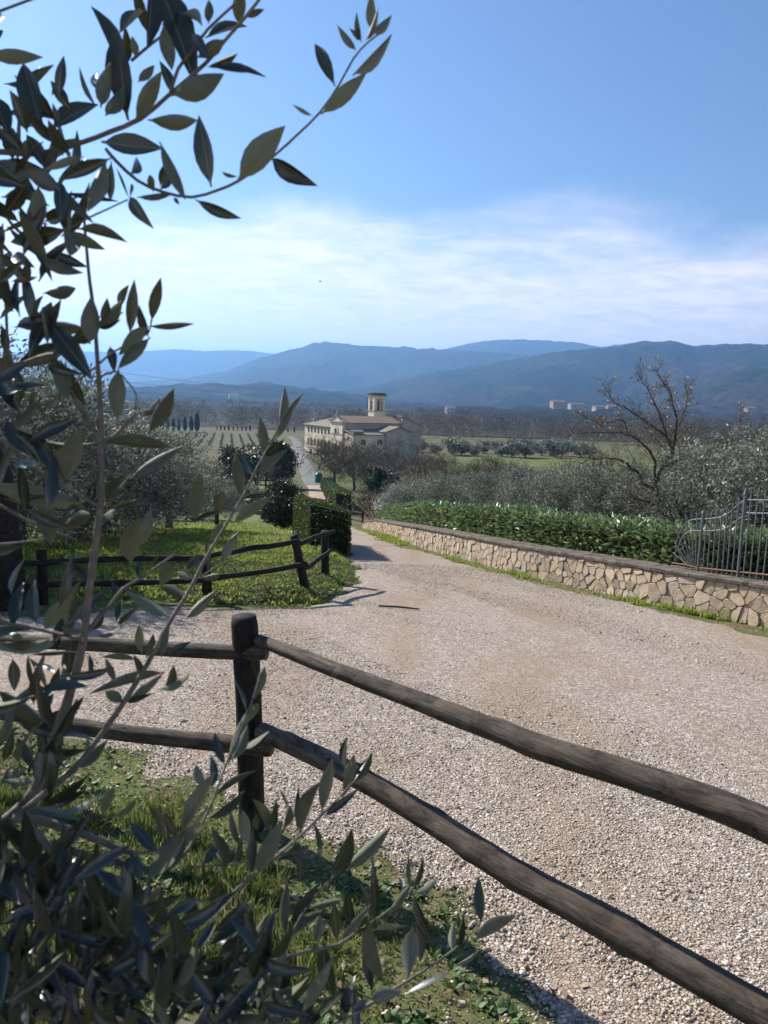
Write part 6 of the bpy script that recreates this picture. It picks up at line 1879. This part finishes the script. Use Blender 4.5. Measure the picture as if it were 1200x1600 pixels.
# leaves: base x, y, tip x, y, width, side seen ('t' upper, 'u' under)
LV = """
-20 85 55 84 24 u;-12 30 14 33 15 t;190 112 145 0 26 t;200 185 176 29 42 t;154 142 142 99 14 t;158 166 176 90 26 u;66 204 38 102 38 t;42 206 17 142 26 t;92 152 97 84 18 t;108 170 80 127 20 t;
92 190 82 160 10 u;82 202 152 148 30 t;150 166 120 108 6 u;212 188 250 112 28 u;165 180 193 140 26 u;216 128 240 97 16 u;213 90 205 55 14 u;238 -22 228 78 28 t;246 -28 304 105 48 t;255 38 270 105 25 u;
267 146 258 92 20 t;268 148 350 114 42 u;232 187 307 187 26 u;285 22 325 38 18 u;326 36 322 -5 20 u;372 38 372 -25 34 u;385 27 410 13 11 t;350 62 308 90 26 u;325 104 377 86 12 u;335 101 369 109 11 t;
300 54 318 84 20 t;330 290 309 177 32 t;160 222 254 238 35 t;250 222 290 302 20 u;204 272 229 243 20 t;240 300 232 270 13 u;250 290 262 252 14 t;250 296 265 275 14 t;215 308 272 296 9 u;203 308 223 347 20 t;
203 308 206 288 6 u;271 309 282 320 9 t;165 252 140 338 28 u;174 252 170 318 16 u;182 262 194 310 5 t;172 248 97 281 22 t;130 245 75 268 14 u;122 358 200 363 20 u;104 358 10 380 34 t;98 354 134 416 30 u;
28 318 88 448 22 t;65 400 126 437 22 u;60 290 62 362 27 u;93 280 98 362 23 t;30 258 101 300 30 u;0 205 42 232 30 t;-8 250 48 300 34 t;75 268 42 212 24 t;-12 150 12 198 30 t;140 303 102 309 6 t;
10 330 45 290 26 t;20 250 15 190 30 t;110 240 70 190 26 t;45 440 38 402 13 t;2 440 35 408 16 t;18 440 52 438 10 u;-5 452 20 460 16 t;5 350 -8 410 22 t;2 507 12 560 15 t;60 512 80 470 30 t;70 505 45 541 22 t;
137 514 24 510 24 u;140 536 143 462 32 u;155 495 110 546 28 t;78 505 148 602 36 t;112 540 14 564 28 t;100 551 22 575 18 u;80 556 112 626 30 u;112 582 128 641 18 t;25 575 33 642 18 t;45 641 57 605 10 u;
203 522 210 437 20 u;187 482 200 444 14 u;158 501 167 465 15 t;150 513 196 470 24 u;155 513 190 498 8 t;232 526 214 479 15 t;237 502 246 427 20 u;232 510 300 503 12 u;230 511 178 552 26 u;234 528 183 578 22 u;
185 578 185 651 30 u;172 542 178 580 16 t;120 535 146 531 8 u;232 676 271 607 28 u;222 650 262 620 16 u;160 690 282 685 24 u;205 746 280 690 20 u;168 786 192 744 34 t;100 753 128 674 38 u;52 672 90 746 24 t;
122 786 -5 765 36 u;75 778 80 850 34 u;96 826 150 800 24 u;168 800 212 772 8 t;160 806 186 798 18 u;205 881 203 800 42 u;222 850 241 795 20 u;305 816 310 737 26 u;345 802 343 764 20 u;345 799 305 817 9 t;
377 778 366 708 22 u;396 744 378 711 12 t;414 710 400 652 18 u;437 658 444 604 15 u;443 656 473 616 10 u;430 687 458 635 14 u;414 713 440 694 14 t;405 746 450 703 18 u;363 818 425 773 20 u;380 781 415 770 7 t;
328 846 352 810 14 u;355 846 377 830 8 u;366 840 346 881 16 u;318 866 293 892 14 t;320 845 326 893 9 u;312 903 351 899 12 u;290 967 338 926 18 u;297 906 273 893 12 u;247 915 290 938 18 u;250 916 272 868 26 u;
230 865 260 830 8 t;240 888 246 861 9 t;265 963 200 935 20 u;185 976 208 954 10 t;222 1021 210 972 16 u;228 1028 237 989 14 t;253 1026 265 973 18 u;262 1025 300 1003 11 t;213 1031 157 1024 12 u;258 1073 282 1034 18 u;
222 1052 215 1028 12 t;180 1065 163 1031 12 u;140 1058 137 1025 9 t;256 1051 150 1072 18 u;250 1076 302 1059 5 u;193 1098 160 1077 22 u;197 1098 243 1082 10 t;197 1097 256 1052 16 u;112 998 105 1055 28 t;68 985 105 932 36 u;
100 946 116 920 10 u;58 974 45 904 24 t;99 993 -12 1030 18 u;127 972 125 941 11 t;98 990 115 957 16 t;143 985 162 950 16 t;177 932 174 905 9 t;181 972 190 938 11 t;217 905 218 879 8 t;152 994 208 981 8 u;
20 1030 22 1077 20 t;43 1024 50 1078 9 t;45 1027 68 1080 8 u;55 1042 86 1047 8 t;40 1010 14 986 22 u;-5 1078 78 1137 24 u;80 1068 62 1124 18 t;65 1124 62 1180 15 t;80 1086 95 1040 15 t;98 1123 133 1085 15 t;
75 1181 98 1143 9 t;52 1204 27 1153 18 t;5 1190 22 1142 16 t;-8 1166 14 1122 18 u;113 1200 171 1160 26 u;112 1178 70 1201 6 u;60 1263 140 1208 22 t;56 1208 69 1233 10 t;25 1236 28 1197 30 u;95 1269 165 1244 9 u;
160 1276 178 1233 18 u;176 1278 220 1248 12 u;35 1265 130 1288 18 t;125 1263 168 1280 10 t;256 1313 233 1234 16 u;247 1334 204 1290 20 t;276 1307 247 1265 16 t;283 1303 333 1200 26 u;228 1374 288 1300 28 u;250 1366 290 1300 9 t;
278 1329 325 1288 22 u;220 1377 213 1334 18 t;48 1398 42 1312 21 t;85 1432 97 1373 26 t;115 1482 118 1394 28 t;145 1487 147 1388 22 t;168 1428 176 1391 26 t;190 1430 200 1362 32 t;160 1480 208 1417 16 t;238 1500 205 1444 16 t;
-12 1385 32 1415 30 t;352 1196 336 1144 16 t;357 1193 388 1105 20 u;398 1090 417 1037 14 u;380 1134 409 1085 18 u;362 1188 389 1135 20 u;402 1060 391 1022 6 t;385 1111 370 1060 5 t;378 1168 420 1141 5 t;330 1231 339 1176 16 t;
320 1231 308 1193 18 u;335 1245 395 1195 12 u;325 1280 381 1234 10 u;374 1321 358 1272 12 t;388 1319 372 1264 22 u;402 1298 396 1263 14 t;423 1304 400 1231 18 u;424 1298 433 1253 14 t;450 1262 447 1228 6 t;443 1296 459 1255 17 u;
468 1301 465 1228 11 t;470 1301 496 1216 27 u;503 1269 517 1181 23 u;540 1200 544 1151 6 t;535 1246 558 1169 20 u;553 1222 587 1175 14 u;553 1221 574 1178 8 t;506 1276 561 1235 14 t;390 1369 395 1295 18 t;398 1367 437 1292 30 u;
433 1331 482 1303 10 u;430 1346 492 1329 13 t;490 1284 504 1354 8 u;466 1381 468 1316 9 u;517 1375 546 1287 28 t;535 1362 615 1290 22 u;347 1367 328 1292 14 t;318 1352 340 1322 22 t;345 1352 368 1324 22 t;372 1349 376 1313 12 t;
528 1468 511 1397 20 t;548 1440 543 1391 20 t;532 1470 579 1416 14 u;582 1441 566 1375 12 u;585 1438 587 1365 17 t;505 1471 510 1574 30 t;507 1471 534 1541 8 u;583 1464 583 1550 22 t;577 1435 603 1534 8 u;578 1561 633 1551 22 u;
550 1581 580 1558 14 t;417 1564 496 1544 13 t;428 1551 456 1486 30 t;446 1462 450 1376 18 u;455 1448 493 1386 18 t;450 1467 511 1417 16 u;484 1419 538 1403 12 u;500 1428 492 1474 20 u;335 1456 392 1414 22 t;335 1420 346 1360 26 t;
375 1592 352 1506 26 t;641 1388 637 1336 9 u;644 1390 664 1343 9 t;646 1396 684 1369 5 u;628 1390 623 1371 9 t;608 1429 635 1386 14 u;645 1397 672 1483 15 t;645 1450 637 1521 30 u;650 1446 656 1502 18 t;584 1453 631 1441 9 u;
752 1442 751 1369 20 t;742 1469 809 1436 22 u;706 1484 710 1440 14 u;715 1481 724 1425 11 t;722 1470 727 1440 4 u;709 1509 753 1491 7 u;634 1553 711 1532 12 t;373 281 446 197 44 u;424 247 498 290 28 t;306 312 378 343 19 t;
503 177 579 114 27 u;523 134 488 62 22 t;552 116 613 50 20 u;488 181 455 166 7 u;556 78 525 34 13 u;565 66 553 20 10 t;584 48 575 -2 18 u;580 52 612 22 16 u;562 62 545 44 10 t;572 62 592 30 9 u;346 268 372 281 7 u
"""
for item in LV.replace("\n", "").split(";"):
    f = item.split()
    if len(f) == 6: add_leaf(*[float(q) for q in f[:5]], side=f[5])
n_parts = sum(1 for o in otree.children if o.name.startswith("leaf"))
# more of its leaves: the dense lower left and the unseen crown, partly added for shade, too many to part
VV, FF, MI = [], [], []
nv = 0
lv_co = []
for me in LEAVES:
    lv_co.append((np.array([v.co[:] for v in me.vertices]), [tuple(p.vertices) for p in me.polygons], [p.material_index for p in me.polygons]))
def stuff_leaf(A, ex, ezr, L, W):
    global nv
    ex = ex / np.linalg.norm(ex)
    ez = ezr - ex * np.dot(ezr, ex); ez /= np.linalg.norm(ez); ey = np.cross(ez, ex)
    co, fs, mi = lv_co[int(lr.integers(7))]
    VV.append(A + co[:, :1] * ex * L + co[:, 1:2] * ey * W + co[:, 2:] * ez * L - OO)
    FF.extend([tuple(i + nv for i in f) for f in fs]); MI.extend(mi); nv += len(co)
for i in range(520):
    x, y = lr.uniform(-20, 420), lr.uniform(1330, 1630)
    if y < 1360 + (x - 100) * 0.42: continue
    d = lr.uniform(0.60, 0.86)
    A = at_d(x, y, d); ex = lr.normal(0, 0.5, 3) + np.array([0.1, 0, 0.8]) if lr.uniform() < 0.7 else lr.normal(0, 1, 3)
    stuff_leaf(A, ex, lr.normal(0, 0.55, 3) + np.array([0, -1.0, 0.35]), lr.uniform(0.042, 0.060), lr.uniform(0.010, 0.014))  # dark upper sides turned to the camera, standing in for shade
for i in range(70):
    x, y = lr.uniform(330, 560), lr.uniform(1480, 1640)
    if y < 1470 + (x - 330) * 0.55: continue
    d = lr.uniform(0.72, 0.9)
    stuff_leaf(at_d(x, y, d), lr.normal(0, 0.6, 3) + np.array([0, 0, 0.6]), lr.normal(0, 1, 3), lr.uniform(0.045, 0.062), lr.uniform(0.012, 0.015))
for (x0, x1, y0, y1, num) in ((-20, 110, 130, 430, 46), (-10, 80, 440, 840, 34), (-10, 110, 850, 1260, 38), (190, 330, -10, 120, 8)):
    for i in range(num):
        x, y = lr.uniform(x0, x1), lr.uniform(y0, y1)
        stuff_leaf(at_d(x, y, lr.uniform(0.69, 0.80)), lr.normal(0, 0.6, 3) + np.array([0.25, 0, 0.45]), lr.normal(0, 0.6, 3) + np.array([0, -0.8, 0]), lr.uniform(0.045, 0.06), lr.uniform(0.010, 0.014))
for i in range(1200):       # unseen crown leaves beside and behind the camera, added to block sky light
    y = lr.uniform(-0.9, 0.95); x = lr.uniform(-1.9, -0.64 * max(y, 0) - 0.16); z = lr.uniform(0.25, 2.6)
    if (x + 0.95) ** 2 / 0.85 + (y - 0.1) ** 2 / 0.9 + (z - 1.4) ** 2 / 1.7 > 1: continue
    stuff_leaf(np.array([x, y, gz(x, y) + z]), lr.normal(0, 0.7, 3) + np.array([0.1, 0, 0.4]), lr.normal(0, 1, 3), lr.uniform(0.05, 0.07), lr.uniform(0.012, 0.018))
for i in range(520):
    x, y = lr.uniform(-620, -25), lr.uniform(-150, 1650)
    d = lr.uniform(0.6, 1.15)
    stuff_leaf(at_d(x, y, d), lr.normal(0, 0.7, 3) + np.array([0.2, 0, 0.5]), lr.normal(0, 1, 3), lr.uniform(0.045, 0.065), lr.uniform(0.011, 0.016))
tag(mesh_obj("foliage", np.concatenate(VV), FF, [M_ltop, M_lund], otree, smooth=True, midx=MI), kind="stuff")
